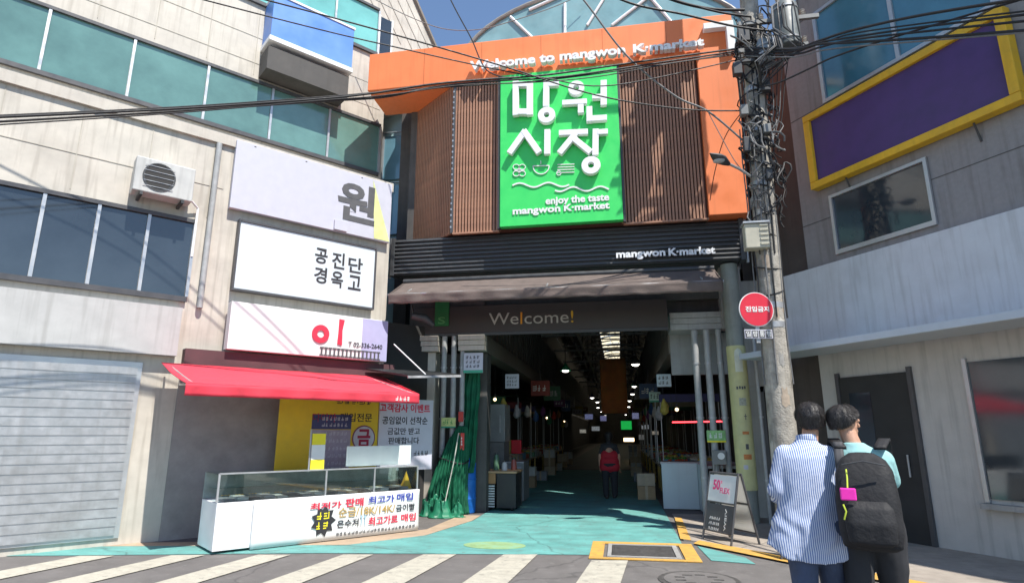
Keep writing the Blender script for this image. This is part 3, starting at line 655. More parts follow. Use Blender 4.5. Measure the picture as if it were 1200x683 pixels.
notice('notice_board', 'red and white paper tag on the pipe by the tarp', 534, 507, 544, 527, 11.45, mat('tag_red2', (.6, .06, .05), .6, .3, 30), ['#'], M_print)
# ------------------------------------------------------------------ ARCADE CONTENT
M_lamp = mat('lamp_glow', (1, .95, .85), .4, .02, emit=5)
def lamp(x, y, z, shade, label):
    t = thing('hanging_lamp', label, 'lamp', base=(x, y, z), group='hanging lamps in the arcade')
    MB().tube([(x, y, z - .02), (x, y, z + .02), (x, y, z + .10), (x, y, z + .2)], [.15, .15, .09, .03], 16, cap=False).part('shade', shade, t, solid=.006)
    MB().sph((x, y, z - .01), (.10, .10, .055), 12, 8).part('bulb', M_lamp, t)
    MB().cyl((x, y, z + .2), (x, y, 4.98), .008, n=6).part('cord', M_cable, t)
sg = mat('shade_green', (.02, .2, .09), .5); sp = mat('shade_violet', (.06, .04, .2), .5); sw = mat('shade_black', (.03, .03, .03), .5)
LT = [(-1.5, 17.5, sg), (-1.36, 31.6, sp), (-1.25, 36, sw), (-1.5, 44, sw), (-1.5, 53, sp), (-1.45, 64, sw), (.47, 16.2, sw), (.62, 24, sg), (.64, 28.8, sp), (.6, 35, sw), (.65, 43, sw), (.6, 52, sw), (.62, 62, sp)]
ords = ['nearest', 'second', 'third', 'fourth', 'fifth', 'sixth', 'seventh', 'eighth']
for i, (x, y, s) in enumerate(LT):
    k = i if i < 6 else i - 6
    lamp(x, y, 3.28, s, '%s lit lamp from the entrance in the %s row' % (ords[k], 'left' if i < 6 else 'right'))
# small lit bulbs over stalls
M_warm = mat('bulb_warm', (1, .72, .4), .4, .02, emit=3)
bl = [(-3.0, 14.6, 2.3), (-2.95, 20, 2.2), (-2.95, 25, 2.1), (-2.95, 33, 2.1), (1.05, 15.2, 2.05), (1.3, 14.4, 2.02), (1.1, 22, 2.15), (1.05, 30, 2.15)]
for i, (x, y, z) in enumerate(bl):
    t = thing('stall_bulb', '%s warm bulb over the %s stalls counted from the entrance' % (ords[i % 4], 'left' if i < 4 else 'right'), 'bulb', base=(x, y, z), group='bulbs over the stalls')
    MB().sph((x, y, z), .04, 10, 8).part('globe', M_warm, t); MB().cyl((x, y, z + .05), (x, y, z + .13), .025, n=8).part('socket', M_darksteel, t); MB().cyl((x, y, z + .13), (x, y, 3.3), .006, n=5).part('cord', M_cable, t)
notice('hanging_notice', 'white notice with black lines hanging inside on the left', 592, 438, 608, 455, 13.3, M_lilac, ['#', '#', '#'], M_ink, group=None)
notice('hanging_notice', 'pale notice hanging inside on the right, the nearer one', 770, 438, 786, 453, 13.2, mat('notice_blue', (.5, .62, .68), .6), ['#', '#'], M_ink)
notice('hanging_notice', 'small pale green notice hanging inside on the right, the farther one', 761, 459, 774, 471, 16, mat('notice_mint', (.5, .66, .58), .6), ['#'], M_ink, border=M_edgegreen)
t = thing('hanging_banner', 'tall brown orange banner hanging in the middle of the aisle', 'banner', base=(-.2, 20, 2.2))
(xa, za), (xb, zb) = fx(705, 484, 20), fx(733, 420, 20)
bm = MB(); bm.grid(lambda u, v: (xa + (xb - xa) * u, 20 + .05 * math.sin(u * 5 + v * 3), zb + (za - zb) * v), 12, 12); bm.part('cloth', mat('banner_brown', (.42, .13, .035), .8, .3, 2, stain=.6, stcol=(.25, .2, .04)), t, solid=.004, smooth=True)
MB().cyl((xa - .05, 20, zb), (xb + .05, 20, zb), .015, n=6).part('rod', M_darksteel, t)
for x in (xa, xb): MB().cyl((x, 20, zb), (x, 20, 9.6), .005, n=5).part('cord', M_cable, t)
t = thing('lit_sign', 'small glowing green sign far down the aisle', 'sign', base=(.3, 40, 1.7))
(xa, za), (xb, zb) = fx(728, 503, 38), fx(740, 493, 38)
MB().box(xa, xb, 38, 38.12, za, zb).part('light_box', mat('green_glow', (.02, .7, .12), .5, .1, emit=.35), t)
MB().box(xa - .03, xb + .03, 38.13, 38.2, za - .03, zb + .03).part('back', M_darksteel, t)
t = thing('tube_light', 'pale tube light below the glowing green sign', 'lamp', base=(.3, 39, 1))
(xa, za), (xb, zb) = fx(731, 517, 36), fx(743, 513, 36); MB().box(xa, xb, 36, 36.1, za, zb).part('tube', M_warm, t); MB().box(xa, xb, 36.11, 36.16, za - .05, zb + .05).part('housing', M_darksteel, t)
# far small signs and lights: a few lit plates
for i, (u, v, wv, h, Y, c) in enumerate([(690, 488, 9, 6, 30, (.35, .4, .75)), (707, 490, 7, 6, 34, (.4, .42, .8)), (745, 487, 8, 7, 33, (.45, .5, .85)), (756, 500, 8, 5, 28, (.6, .65, .7)), (698, 502, 9, 5, 27, (.55, .6, .65)), (752, 512, 6, 6, 36, (.5, .5, .5)), (768, 507, 7, 4, 22, (.7, .62, .5)), (683, 505, 7, 4, 24, (.75, .72, .62))]):
    (xa, za), (xb, zb) = fx(u - wv / 2, v + h / 2, Y), fx(u + wv / 2, v - h / 2, Y)
    t = thing('shop_sign', ['small blue shop sign left of the brown banner', 'small blue shop sign just left of the green sign', 'blue white shop sign just right of the green sign', 'pale shop sign over the right stalls', 'pale shop sign over the left stalls', 'grey shop sign right of the tube light', 'cream shop sign above the white counter', 'cream shop sign above the left aisle'][i], 'sign', base=((xa + xb) / 2, Y, za), group='small lit shop signs in the arcade')
    MB().box(xa, xb, Y, Y + .08, za, zb).part('face', mat('shopsign%d' % i, c, .5, .5, 14, emit=.16), t); MB().box(xa - .02, xb + .02, Y + .082, Y + .12, za - .02, zb + .02).part('case', M_darksteel, t)
# protruding shop signs, boxes and hanging goods that crowd the aisle
CCB = [(.42, .3, .17), (.5, .42, .3), (.36, .26, .16), (.5, .5, .47), (.3, .33, .36)]
HC = [(.55, .08, .06), (.08, .2, .5), (.6, .5, .1), (.1, .4, .2), (.65, .62, .58), (.5, .25, .1), (.35, .12, .4), (.6, .6, .65)]
rs = random.Random(21)
for side, x0 in (('left', -2.62), ('right', .62)):
    for i in range(8):
        y = 18.5 + i * 3.1 + rs.uniform(-.5, .5); wv = rs.uniform(.4, .65); hv = rs.uniform(.28, .55); z = rs.uniform(2.35, 2.85); c = HC[(i * 3 + (side == 'right')) % 8]
        t = thing('aisle_sign', '%s projecting shop sign from the entrance on the %s side' % (ords[i], side), 'sign', base=(x0 + wv / 2, y, z), group='projecting shop signs along the aisle')
        MB().box(x0, x0 + wv, y, y + .07, z, z + hv).part('face', mat('aisle_sign%d' % ((i * 3 + (side == 'right')) % 8), tuple(.45 * q_ for q_ in c), .5, .25, 9), t)
        marks(t, x0 + .06, x0 + wv - .06, z + hv * .3, z + hv * .7, y - .002, M_print if sum(c) < 1.2 else M_ink, n=3)
        MB().box(x0 + wv / 2 - .01, x0 + wv / 2 + .01, y + .02, y + .05, z + hv + .002, 3.4).part('hanger', M_darksteel, t)
    for i in range(7):
        y = 14.9 + i * 2.6; xx = (-2.62 if side == 'left' else .55) + rs.uniform(-.06, .06); n_ = rs.choice((1, 2, 3)); z = .012
        for k in range(n_):
            h = rs.uniform(.22, .32); c = CCB[(i * 2 + k) % 5]
            t = thing('carton', '%s carton of the %s stack from the entrance on the %s edge of the aisle' % (['lowest', 'second', 'third'][k], ords[i], side), 'box', base=(xx, y, z), group='cartons along the aisle')
            MB().box(xx - .2, xx + .2, y - .18, y + .18, z, z + h).part('body', mat('carton%d' % ((i * 2 + k) % 5), c, .8, .15, 5), t, bevel=.006); MB().box(xx - .03, xx + .03, y - .184, y + .184, z + .003, z + h + .003).part('tape', mat('tape', (.5, .42, .28), .4), t)
            z += h + .006
    for i in range(10):
        y = 14.2 + i * 1.9; xx = -2.72 if side == 'left' else 1.0; z = rs.uniform(1.75, 2.15); c = HC[(i * 5 + 2) % 8]
        t = thing('hanging_goods', '%s bundle of goods hanging over the %s stalls' % (['first', 'second', 'third', 'fourth', 'fifth', 'sixth', 'seventh', 'eighth', 'ninth', 'tenth'][i], side), 'goods', base=(xx, y, z), group='bundles hanging over the stalls')
        MB().tube([(xx, y, z), (xx, y, z + .06), (xx + .02, y, z + .2), (xx, y, z + .36)], [.03, .10, .09, .02], 9).part('bundle', mat('hang%d' % ((i * 5 + 2) % 8), tuple(k * .7 for k in c), .7, .3, 8), t); MB().cyl((xx, y, z + .36), (xx, y, 2.9), .006, n=5).part('cord', M_cable, t)
# red neon tube
t = thing('neon_tube', 'thin red glowing tube over the right counter', 'neon light', base=(1.5, 12.8, 1.7))
p, q = PY(788, 494.5, 12.9), PY(846, 493.5, 12.3)
MB().cyl(p, q, .013, n=8).part('tube', mat('neon_red', (1, .04, .05), .4, .02, emit=5), t)
for s_ in (p, q): MB().cyl(s_, s_ + Vector((0, 0, .55)), .006, n=5).part('hanger', M_cable, t)
# counters and stalls -------------------------------------------------
M_panelw = mat('counter_white', (.50, .57, .60), .5, .06, 3, stain=.2, stcol=(.3, .3, .3), streak=.2)
t = thing('sales_counter', 'pale blue white counter at the right of the entrance', 'counter', base=(1.4, 12.4, 0))
MB().box(.80, 1.50, 13.0, 13.06, .02, .90).part('front_panel', M_panelw, t, bevel=.006)
MB().box(1.505, 1.56, 11.9, 13.2, .02, .90).part('side_panel', M_panelw, t, bevel=.006)
MB().box(.78, 2.3, 13.07, 13.6, .88, .92).part('top', M_galv, t)
MB().box(1.57, 2.3, 11.92, 13.06, .86, .91).part('top', M_galv, t)
MB().box(.82, 2.3, 13.5, 13.55, .02, .87).part('back_panel', M_dkwall, t)
def crate(x, y, z, wx, wy, h, c, label, goods=None, group='crates on the market stalls'):
    t = thing('crate', label, 'crate', base=(x, y, z), group=group)
    m_ = mat('crate_%02d%02d%02d' % tuple(int(99 * k) for k in c), c, .6, .15)
    MB().box(x - wx / 2, x + wx / 2, y - wy / 2, y + wy / 2, z, z + .015).part('bottom', m_, t)
    for a, b, cc, d in ((x - wx / 2, x + wx / 2, y - wy / 2, y - wy / 2 + .012), (x - wx / 2, x + wx / 2, y + wy / 2 - .012, y + wy / 2), (x - wx / 2, x - wx / 2 + .012, y - wy / 2 + .013, y + wy / 2 - .013), (x + wx / 2 - .012, x + wx / 2, y - wy / 2 + .013, y + wy / 2 - .013)):
        MB().box(a, b, cc, d, z + .016, z + h).part('side', m_, t)
    if goods:
        m2 = MB()
        for k in range(26): m2.sph((x + random.uniform(-.42, .42) * wx, y + random.uniform(-.42, .42) * wy, z + h * random.uniform(.7, 1.15)), random.uniform(.03, .05), 8, 6)
        o = m2.part('produce', mat('goods_%02d%02d%02d' % tuple(int(99 * k) for k in goods), goods, .5, .3, 9), t); o['kind'] = 'stuff'
GC = [(.5, .08, .03), (.12, .3, .05), (.6, .42, .08), (.5, .4, .28), (.45, .1, .12), (.62, .55, .4)]
CC = [(.5, .4, .25), (.35, .36, .36), (.1, .25, .4), (.55, .5, .4), (.4, .1, .06), (.15, .3, .18)]
def stall(x0, x1, y, i, side):
    near = ['at the entrance', 'second from the entrance', 'third from the entrance', 'fourth from the entrance', 'fifth from the entrance', 'sixth from the entrance', 'seventh from the entrance', 'eighth from the entrance']
    t = thing('market_stall', '%s market stall %s with goods on a sloping table' % (side, near[i]), 'stall', base=((x0 + x1) / 2, y, 0), group='stalls along the aisle')
    MB().box(x0, x1, y, y + 2.2, .66, .70).part('table_top', mat('stall_top', (.35, .3, .22), .6, .3), t)
    for xx in (x0 + .05, x1 - .09):
        for yy in (y + .05, y + 2.1): MB().box(xx, xx + .045, yy, yy + .045, 0, .657).part('leg', mat('stall_leg', (.45, .32, .08), .6, .2), t)
    MB().box(x0 + .1, x1 - .1, y + .1, y + 2.1, .18, .2).part('shelf', M_darksteel, t)
    for xx in (x0 + .03, x1 - .03): MB().cyl((xx, y + 2.15, .7), (xx, y + 2.15, 2.5), .018, n=6).part('post', M_galv, t)
    for xx in (x0 + .03, x1 - .03): MB().cyl((xx, y + .03, .7), (xx, y + .03, 2.4), .014, n=6).part('post', M_galv, t)
    cl = [(.03, .12, .06), (.16, .03, .04), (.05, .05, .14), (.2, .18, .12)][(i + (2 if side == 'right' else 0)) % 4]
    MB().add([(x0, y, 2.4), (x1, y, 2.4), (x1, y + 2.2, 2.55), (x0, y + 2.2, 2.55), (x0, y, 2.22), (x1, y, 2.22)], [(0, 1, 2, 3), (4, 5, 1, 0)]).part('canopy', mat('stall_cloth%d' % ((i + (2 if side == 'right' else 0)) % 4), cl, .8, .2), t, solid=.006)
    for k in range(3):
        for j in range(2):
            crate(x0 + (x1 - x0) * (.28 + .45 * j), y + .4 + .68 * k, .702, (x1 - x0) * .42, .58, .13 + .03 * ((k + j) % 3), CC[(i * 5 + k * 2 + j) % 6], '%s crate of the %s row on the %s stall %s' % (['front', 'middle', 'back'][k], ['left', 'right'][j], side, near[i]), GC[(i * 3 + k + j * 2) % 6])
for i in range(6): stall(-4.3, -2.85 - .05 * (i % 2), 15.2 + i * 2.9, i, 'left')
for i in range(6): stall(.95, 2.35, 15.0 + i * 2.9, i, 'right')
# equipment between entrance and first left stall
M_cab = mat('cabinet_grey', (.2, .205, .2), .5, .15, 4, streak=.2)
t = thing('food_cart', 'low black cart with wooden shelf and white grille at the entrance', 'cart', base=(-2.5, 12.3, 0))
MB().box(-2.80, -2.05, 12.15, 12.95, .72, .76).part('top', mat('cart_wood', (.4, .25, .14), .6, .2), t, bevel=.005)
MB().box(-2.78, -2.48, 12.17, 12.21, .52, .715).part('drawer', mat('cart_wood2', (.33, .17, .07), .6, .2), t)
for i in range(9): MB().box(-2.78, -2.50, 12.18, 12.2, .08 + i * .048, .10 + i * .048).part('grille_bar', M_print, t)
MB().box(-2.78, -2.50, 12.215, 12.9, .06, .51).part('box', M_dkwall, t)
MB().box(-2.46, -2.07, 12.18, 12.92, .06, .715).part('cabinet', mat('cart_black', (.02, .02, .022), .5), t, bevel=.008)
for xx in (-2.7, -2.15):
    for yy in (12.25, 12.85): MB().cyl((xx - .015, yy, .045), (xx + .015, yy, .045), .045, n=12).part('caster', M_cable, t)
t = thing('fridge', 'grey steel fridge cabinet standing behind the cart on the left', 'fridge', base=(-2.9, 13.9, 0))
MB().box(-3.4, -2.62, 13.9, 14.6, 1.3, 2.15).part('upper_case', mat('fridge_grey', (.28, .29, .29), .4, .1, 4), t, bevel=.01)
MB().box(-3.38, -2.64, 13.92, 14.58, .1, 1.29).part('lower_case', M_cab, t)
MB().box(-2.75, -2.70, 13.87, 13.897, 1.5, 1.9).part('handle', M_galv, t)
t = thing('grey_cabinet', 'small grey metal cabinet right of the black cart', 'cabinet', base=(-2.2, 13.7, 0))
MB().box(-2.55, -2.12, 13.5, 14.3, .06, .85).part('body', M_cab, t, bevel=.01); MB().box(-2.5, -2.17, 13.475, 13.497, .12, .78).part('door', mat('cabinet_door', (.26, .26, .28), .5), t); MB().box(-2.55, -2.12, 13.49, 14.31, .855, .88).part('top', M_galv, t)
for i, (x, y, c, h) in enumerate([(-2.7, 12.4, (.5, .45, .4), .22), (-2.55, 12.6, (.1, .2, .12), .3), (-2.35, 12.45, (.55, .55, .52), .16), (-2.2, 12.7, (.3, .08, .06), .2)]):
    t = thing('jar', ['cream jar on the black cart', 'tall green bottle on the black cart', 'short white tub on the black cart', 'red tin on the black cart'][i], 'container', base=(x, y, .76), group='containers on the black cart')
    MB().tube([(x, y, .762), (x, y, .762 + h * .7), (x, y, .762 + h)], [.06, .06, .035], 12).part('body', mat('jar%d' % i, c, .4), t); MB().cyl((x, y, .763 + h), (x, y, .79 + h), .037, n=12).part('lid', M_darksteel, t)
for i, (x, y, c) in enumerate([(-2.55, 15.05, (.6, .02, .03)), (-2.62, 15.1, (.35, .3, .08))]):
    MB().box(x - .13, x + .13, y, y + .05, 1.0, 1.33).solo('hanging_bag', mat('bag%d' % i, c, .7, .2), ['bright red bag hanging at the left stall', 'yellow brown bag behind the red bag'][i], 'bag', bevel=.02)
# ------------------------------------------------------------------ RIGHT ENTRANCE: soffit, pipes, yellow column
t = thing('soffit_box', 'pale ribbed soffit box above the right pipes', 'soffit', base=(1.7, 11.8, 3.4))
for i in range(3): MB().box(1.03, 2.0, 11.70 - .01 * i, 12.3, 3.42 + i * .112, 3.525 + i * .112).part('board', M_pipe, t)
MB().box(1.06, 2.45, 12.31, 12.40, 2.62, 3.44).part('shutter_case', mat('shutter_case', (.30, .31, .31), .6, .15, 3, streak=.3), t)
pipe(1.46, 11.68, 3.40, .062, 'leftmost of three grey pipes right of the entrance')
pipe(1.68, 11.68, 3.40, .062, 'middle of three grey pipes right of the entrance')
pipe(1.90, 11.68, 3.40, .055, 'grey pipe next to the yellow green column')
M_yel = mat('column_yellow', (.58, .56, .27), .55, .12, 5, stain=.35, stcol=(.3, .32, .25), streak=.2)
t = thing('round_column', 'round steel column painted grey above and yellow green below', 'column', base=(2.14, 11.3, 0))
MB().cyl((2.12, 11.3, 0.55), (2.12, 11.3, 3.02), .165, n=28).part('yellow_sleeve', M_yel, t)
MB().cyl((2.12, 11.3, 0.02), (2.12, 11.3, 4.55), .15, n=28).part('shaft', mat('column_grey', (.25, .27, .24), .6, .15, 5, streak=.3), t)
ap = [(a * .075, .10 * b) for a, b in circ(20)]
def onc(x, z, r=.1685): return Vector((2.12 + x, 11.3 - math.sqrt(max(r * r - x * x, 0)), z))
def sticker(cx, cz, w_, h, m_, nm):
    q = MB(); q.grid(lambda u, v: onc(cx + (u - .5) * w_, cz + (v - .5) * h), 8, 2); q.part(nm, m_, t, smooth=True)
q = MB(); q.grid(lambda u, v: onc((u - .5) * .13 * math.sqrt(max(0.0, 1 - max(0, (v - .75) / .25) ** 2)), 2.55 + v * .42), 8, 14); q.part('pale_band', mat('pale_band', (.62, .64, .52), .6), t, smooth=True)
M_sto = mat('sticker_orange', (.55, .2, .06), .7, .3, 30); M_stg = mat('sticker_grey', (.36, .37, .3), .7, .3, 40)
for q_ in range(4): sticker(-.06 + .042 * q_, 2.27 + .006 * (q_ % 2), .03, .05, M_inkgrey, 'stencil_mark')
sticker(.01, 2.03, .12, .13, M_stg, 'sticker'); sticker(.035, 1.77, .012, .10, M_inkgrey, 'stencil_mark'); sticker(.035, 1.78, .05, .012, M_inkgrey, 'stencil_mark')
sticker(.015, 1.50, .11, .05, M_sto, 'sticker'); sticker(.02, 1.27, .05, .09, M_inkgrey, 'stencil_mark'); sticker(.015, 1.10, .13, .085, M_sto, 'sticker'); sticker(-.03, .93, .07, .07, M_lilac, 'sticker')
notice('notice_board', 'green and yellow plate fixed to the right pipes', 829, 504, 850, 518, 11.6, mat('plate_green', (.25, .5, .2), .6, .3, 12), ['#'], M_print, border=M_inkyellow)
t = thing('meter_box', 'small dark meter with cables below the green plate', 'meter', base=(1.7, 11.6, .9))
MB().box(1.6, 1.84, 11.5, 11.6, .95, 1.2).part('case', M_cab, t, bevel=.01); MB().cyl((1.75, 11.495, 1.1), (1.75, 11.47, 1.1), .06, n=16).part('dial', M_print, t)
for i in range(3): MB().tube([(1.64 + .06 * i, 11.55, .95), (1.62 + .07 * i, 11.53, .6), (1.66 + .05 * i, 11.56, .05)], .012, 6).part('cable', M_cableg, t)
# ------------------------------------------------------------------ LEFT BUILDING (frame FL: x along its front, y into it)
lb = thing('corner_building', 'cream panelled corner building with teal windows on the left', 'building', FL, (-3, 3.5, 0))
SX0 = -9.5
YU = 3.3         # upper wall plane
YS = 1.62        # shop storey plane
def lp(u, v, y): return FL.px(u, v, y)
# lower storeys
MB().box(SX0, .12, YS, YU + 4, 0, 6.3).part('lower_wall', M_cream, lb)
# upper wall with the slanted right edge
up = [(SX0, 6.31), (.70, 6.31), (.70, 9.0), (2.2, 9.6), (2.5, 10.2), (2.07, 11.41), (1.43, 12.40), (.9, 13.3), (SX0, 13.3)]
MB().prism(up, YU, YU + 3.5).part('upper_wall', M_cream, lb)
MB().tube([(2.12, YU - .03, 11.3), (1.43, YU - .03, 12.43), (.88, YU - .03, 13.35)], .05, 6).part('roof_edge', mat('roof_edge', (.2, .17, .14), .7), lb)
for i in range(5):
    x = 2.3 - .33 * i; MB().tube([(x - .25, YU - .004, 11.0), (x - .98, YU - .004, 12.1), (x - 1.75, YU - .004, 13.3)], .010, 4).part('wall_seam', mat('seam', (.42, .39, .33), .7), lb)
for x in [SX0 + .9 * i for i in range(1, 12)]:
    MB().box(x - .006, x + .006, YU - .008, YU + .01, 8.72, 10.25).part('wall_seam', mat('seam', (.42, .39, .33)), lb)
for z in (9.0, 9.6): MB().box(SX0, .6, YU - .007, YU + .01, z - .006, z + .006).part('wall_seam', mat('seam', (.42, .39, .33)), lb)
def window_band(x0, x1, z0, z1, y, n, glass, slant=0):
    w_ = MB(); fr_ = .05
    wn = MB().box(x0, x1, y - .06, y + .02, z0 - .08, z0).part('window', M_darkframe, lb)
    MB().prism([(x0, z1), (x1, z1), (x1, z1 + .06), (x0, z1 + .06)], y - .06, y + .02).part('window_head', M_darkframe, wn)
    c = (x1 - x0) / n
    for i in range(n):
        p = MB().box(x0 + i * c + .025, x0 + (i + 1) * c - .025, y - .012, y + .01, z0 + .003, z1 - .003).part('window_pane', glass, wn)
    for i in range(n + 1): MB().box(x0 + i * c - .022, x0 + i * c + .022, y - .05, y - .003, z0 + .002, z1 - .002).part('mullion', M_alu, wn)
window_band(SX0 + .1, .42, 10.45, 11.62, YU, 9, M_teal)
window_band(SX0 + .1, .62, 7.38, 8.55, YU, 8, M_greenglass)
window_band(SX0 + .1, -.7, 12.05, 12.95, YU, 6, M_teal)
MB().box(.45, .78, YU - .02, YU + .01, 10.4, 11.5).part('side_window', M_darkglass, lb)
for x in (.44, .78): MB().box(x - .02, x + .02, YU - .05, YU - .022, 10.38, 11.52).part('mullion', M_white, lb)
# return wall behind the gateway with blue glazing
rb = FM
MB2 = [FL.loc((x, y, 0)) for x, y in ((-6.0, 12.75), (-4.0, 12.75), (-4.0, 13.2), (-6.0, 13.2))]
MB().slab([(p.x, p.y) for p in MB2], 0, 9.3).part('return_wall', mat('pale_teal_panel', (.33, .48, .5), .5, .1, 3, streak=.2), lb)
def retq(u0, v0, u1, v1, y, nm, m_):
    (xa, za), (xb, zb) = fx(u0, v1, y), fx(u1, v0, y)
    ps = [FL.loc((x, yy, 0)) for x, yy in ((xa, y), (xb, y), (xb, y + .06), (xa, y + .06))]
    return MB().slab([(p.x, p.y) for p in ps], za, zb).part(nm, m_, lb)
retq(447, 157, 492, 211, 12.66, 'window_pane', M_blueglass); retq(447, 215, 492, 275, 12.66, 'window_pane', M_blueglass)
retq(445, 211.5, 494, 214.5, 12.62, 'mullion', M_alu); retq(443, 152, 494, 156, 12.6, 'window_head', M_alu); retq(443, 157, 446.5, 290, 12.6, 'mullion', M_alu)
# canopy slab under the beam
# shop storey pieces in the left part, outside the photograph's crop: shutters and window
window_band(-5.9, -3.35, 3.55, 4.75, YS, 4, M_darkglass)
for k in range(3):
    x0 = -9.3 + k * 1.9
    shf_ = MB().box(x0, x0 + 1.7, YS - .03, YS + .01, .1, 2.5).part('shutter', M_alu, lb)
    for i in range(19): MB().box(x0 + .06, x0 + 1.64, YS - .05, YS - .032, .14 + i * .121, .245 + i * .121).part('shutter_slat', M_galv, shf_)
MB().box(SX0, -3.4, YS - .16, YS - .005, 2.62, 3.35).part('fascia_panel', mat('fascia_plaster', (.45, .45, .44), .75, .1, 3, streak=.4, stcol=(.2, .19, .17)), lb)
MB().box(SX0, .12, YS - .06, YS - .004, 6.22, 6.40).part('cornice', M_sidingp, lb)
for x in (-8.6, -7.7, -6.8, -5.9, -5.0, -4.1, -3.2): MB().box(x - .006, x + .006, YS - .007, YS + .01, 4.9, 6.2).part('wall_seam', mat('seam', (.42, .39, .33)), lb)
for z in (5.45,): MB().box(SX0, -3.0, YS - .008, YS + .01, z - .006, z + .006).part('wall_seam', mat('seam', (.42, .39, .33)), lb)
MB().tube([(-3.15, YS - .06, 6.2), (-3.15, YS - .06, 3.4)], .045, 10).part('downpipe', M_pipe, lb)
for k, x in enumerate((-8.1, -4.3)):
    ac = thing('air_conditioner', ['grey air conditioner unit on the far left wall', 'grey air conditioner unit above the left shop window'][k], 'air conditioner', FL, (x, YS - .3, 4.95), group='air conditioners on the left building')
    MB().box(x, x + .8, YS - .36, YS - .08, 4.98, 5.52).part('case', mat('ac_case', (.5, .5, .48), .5, .08, 4, streak=.3), ac, bevel=.015)
    MB().ring(x + .32, 5.25, .22, .20, YS - .375, YS - .361).part('fan_rim', M_darksteel, ac)
    MB().disc(x + .32, 5.25, .195, YS - .368, YS - .361).part('fan_guard', M_dark, ac)
    for q in range(5): MB().box(x + .12, x + .52, YS - .376, YS - .371, 5.08 + q * .08, 5.088 + q * .08).part('guard_bar', M_galv, ac)
    for xx in (x + .1, x + .65): MB().box(xx, xx + .04, YS - .36, YS - .003, 4.93, 4.975).part('bracket', M_darksteel, ac)
    MB().tube([(x + .8, YS - .15, 5.1), (x + .95, YS - .06, 5.0), (x + .95, YS - .05, 4.2)], .02, 6).part('hose', M_white, ac)
# dark recess behind counter (shop interior wall) and rails
MB().box(-3.3, .11, YS - .03, YS - .003, 0, 2.75).part('shop_front', mat('shop_front', (.3, .28, .27), .7, .2, 3), lb)
MB().box(-3.3, .25, YS - .2, YS - .035, 2.50, 2.74).part('beam_box', mat('maroon_beam', (.09, .04, .045), .7, .2, 3), lb)
# ------------------------------------------------------------------ signs of the left building
def board(name, label, u0, v0, u1, v1, y, x_left, m_, edge=None, depth=.1, zt=None, zb=None):
    xr, z1 = lp(u1, v0, y); _, z0 = lp(u1, v1, y)
    if zt: z1 = zt
    if zb: z0 = zb
    t = thing(name, label, 'sign', FL, ((x_left + xr) / 2, y, z0))
    fc_ = MB().box(x_left, xr, y, y + depth, z0, z1).part('face', m_, t, bevel=.006)
    if edge:
        for a, b, c, d in ((x_left - .03, xr + .03, z1 + .002, z1 + .035), (x_left - .03, xr + .03, z0 - .035, z0 - .002), (x_left - .03, x_left - .002, z0, z1), (xr + .002, xr + .03, z0, z1)):
            MB().box(a, b, y - .02, y + depth, c, d).part('edge_trim', edge, t)
    return fc_, xr, z0, z1
t, xr, z0, z1 = board('shop_sign_board', 'white sign board with one large dark grey Hangul syllable', 460, 215, 460, 275, 1.5, -2.9, M_lilac, zt=6.34, zb=5.12)
MB().add([(xr - .42, 1.494, z1 - .02), (xr - .01, 1.494, z0 + .02), (xr - .34, 1.494, z0 + .02)], [(0, 2, 1)]).part('yellow_wedge', mat('wedge_lime', (.68, .72, .30), .6), t)
a = lp(397, 215, 1.5); b = lp(439, 250, 1.5)
text(t, '원', a[0], b[0], z0 + .26, z0 + 1.04, 1.497, M_inkgrey, .03, .006)
MB().box(-1.1, -.85, 1.46, 1.495, z0 + .02, z0 + .2).part('lamp_patch', M_lilac, t)
for x in (-2.6, -1.7, -.6): MB().tube([(x, 1.5, z1 - .05), (x, 1.9, z1 + .1), (x, 2.1, z1 - .2)], .02, 6).part('bracket', M_darksteel, t)
t, xr, z0, z1 = board('shop_sign_board', 'pale grey sign board with two rows of black Hangul in dark frame', 440, 292, 440, 360, 1.5, -2.7, mat('board_mist', (.62, .68, .72), .5, .05, 3), edge=M_darkframe, zt=4.92, zb=3.78)
def word(t, s, u0, v0, u1, v1, y, ink, bold=.012, depth=.004, **k):
    (xa, za), (xb, zb) = lp(u0, (v0 + v1) / 2, y), lp(u1, (v0 + v1) / 2, y)
    zb = lp((u0 + u1) / 2, v0, y)[1]; za = lp((u0 + u1) / 2, v1, y)[1]
    return text(t, s, xa, xb, za, zb, y - .002, ink, bold, depth, **k)
word(t, '단', 408, 302, 425, 320, 1.5, M_ink, .02); word(t, '진', 389, 296, 404, 315, 1.5, M_ink, .02); word(t, '공', 369, 291, 384, 309, 1.5, M_ink, .02)
word(t, '고', 408, 323, 423, 340, 1.5, M_ink, .02); word(t, '옥', 388, 318, 402, 337, 1.5, M_ink, .02); word(t, '경', 368, 313, 383, 332, 1.5, M_ink, .02)
t, xr, z0, z1 = board('shop_sign_board', 'white and lilac sign board with a red brushed syllable and phone number', 455, 377, 455, 426, 1.32, -2.75, M_print, zt=3.53, zb=2.77, depth=.2)
a = lp(424, 400, 1.32)[0]; MB().box(a, xr - .006, 1.312, 1.318, z0 + .01, z1 - .01).part('lilac_panel', mat('lilac_panel', (.42, .42, .62), .6, .05), t)
xa, za = lp(376, 391, 1.3); MB().ring(xa, za, .165, .07, 1.296, 1.316, sx=.92, sz=.95).part('letter_stroke', M_inkred, t)
p0, p1 = lp(401, 374, 1.3), lp(398, 403, 1.3)
MB().prism([(p0[0] - .045, p0[1]), (p0[0] + .05, p0[1] - .01), (p0[0] + .02, p0[1] - .2), (p1[0] + .045, p1[1] - .02), (p1[0] - .04, p1[1]), (p1[0] - .03, p1[1] + .2)], 1.297, 1.316).part('letter_stroke', M_inkred, t)
word(t, 'T 02-336-2640', 408, 402, 448, 407.5, 1.31, M_ink, .012, .003)
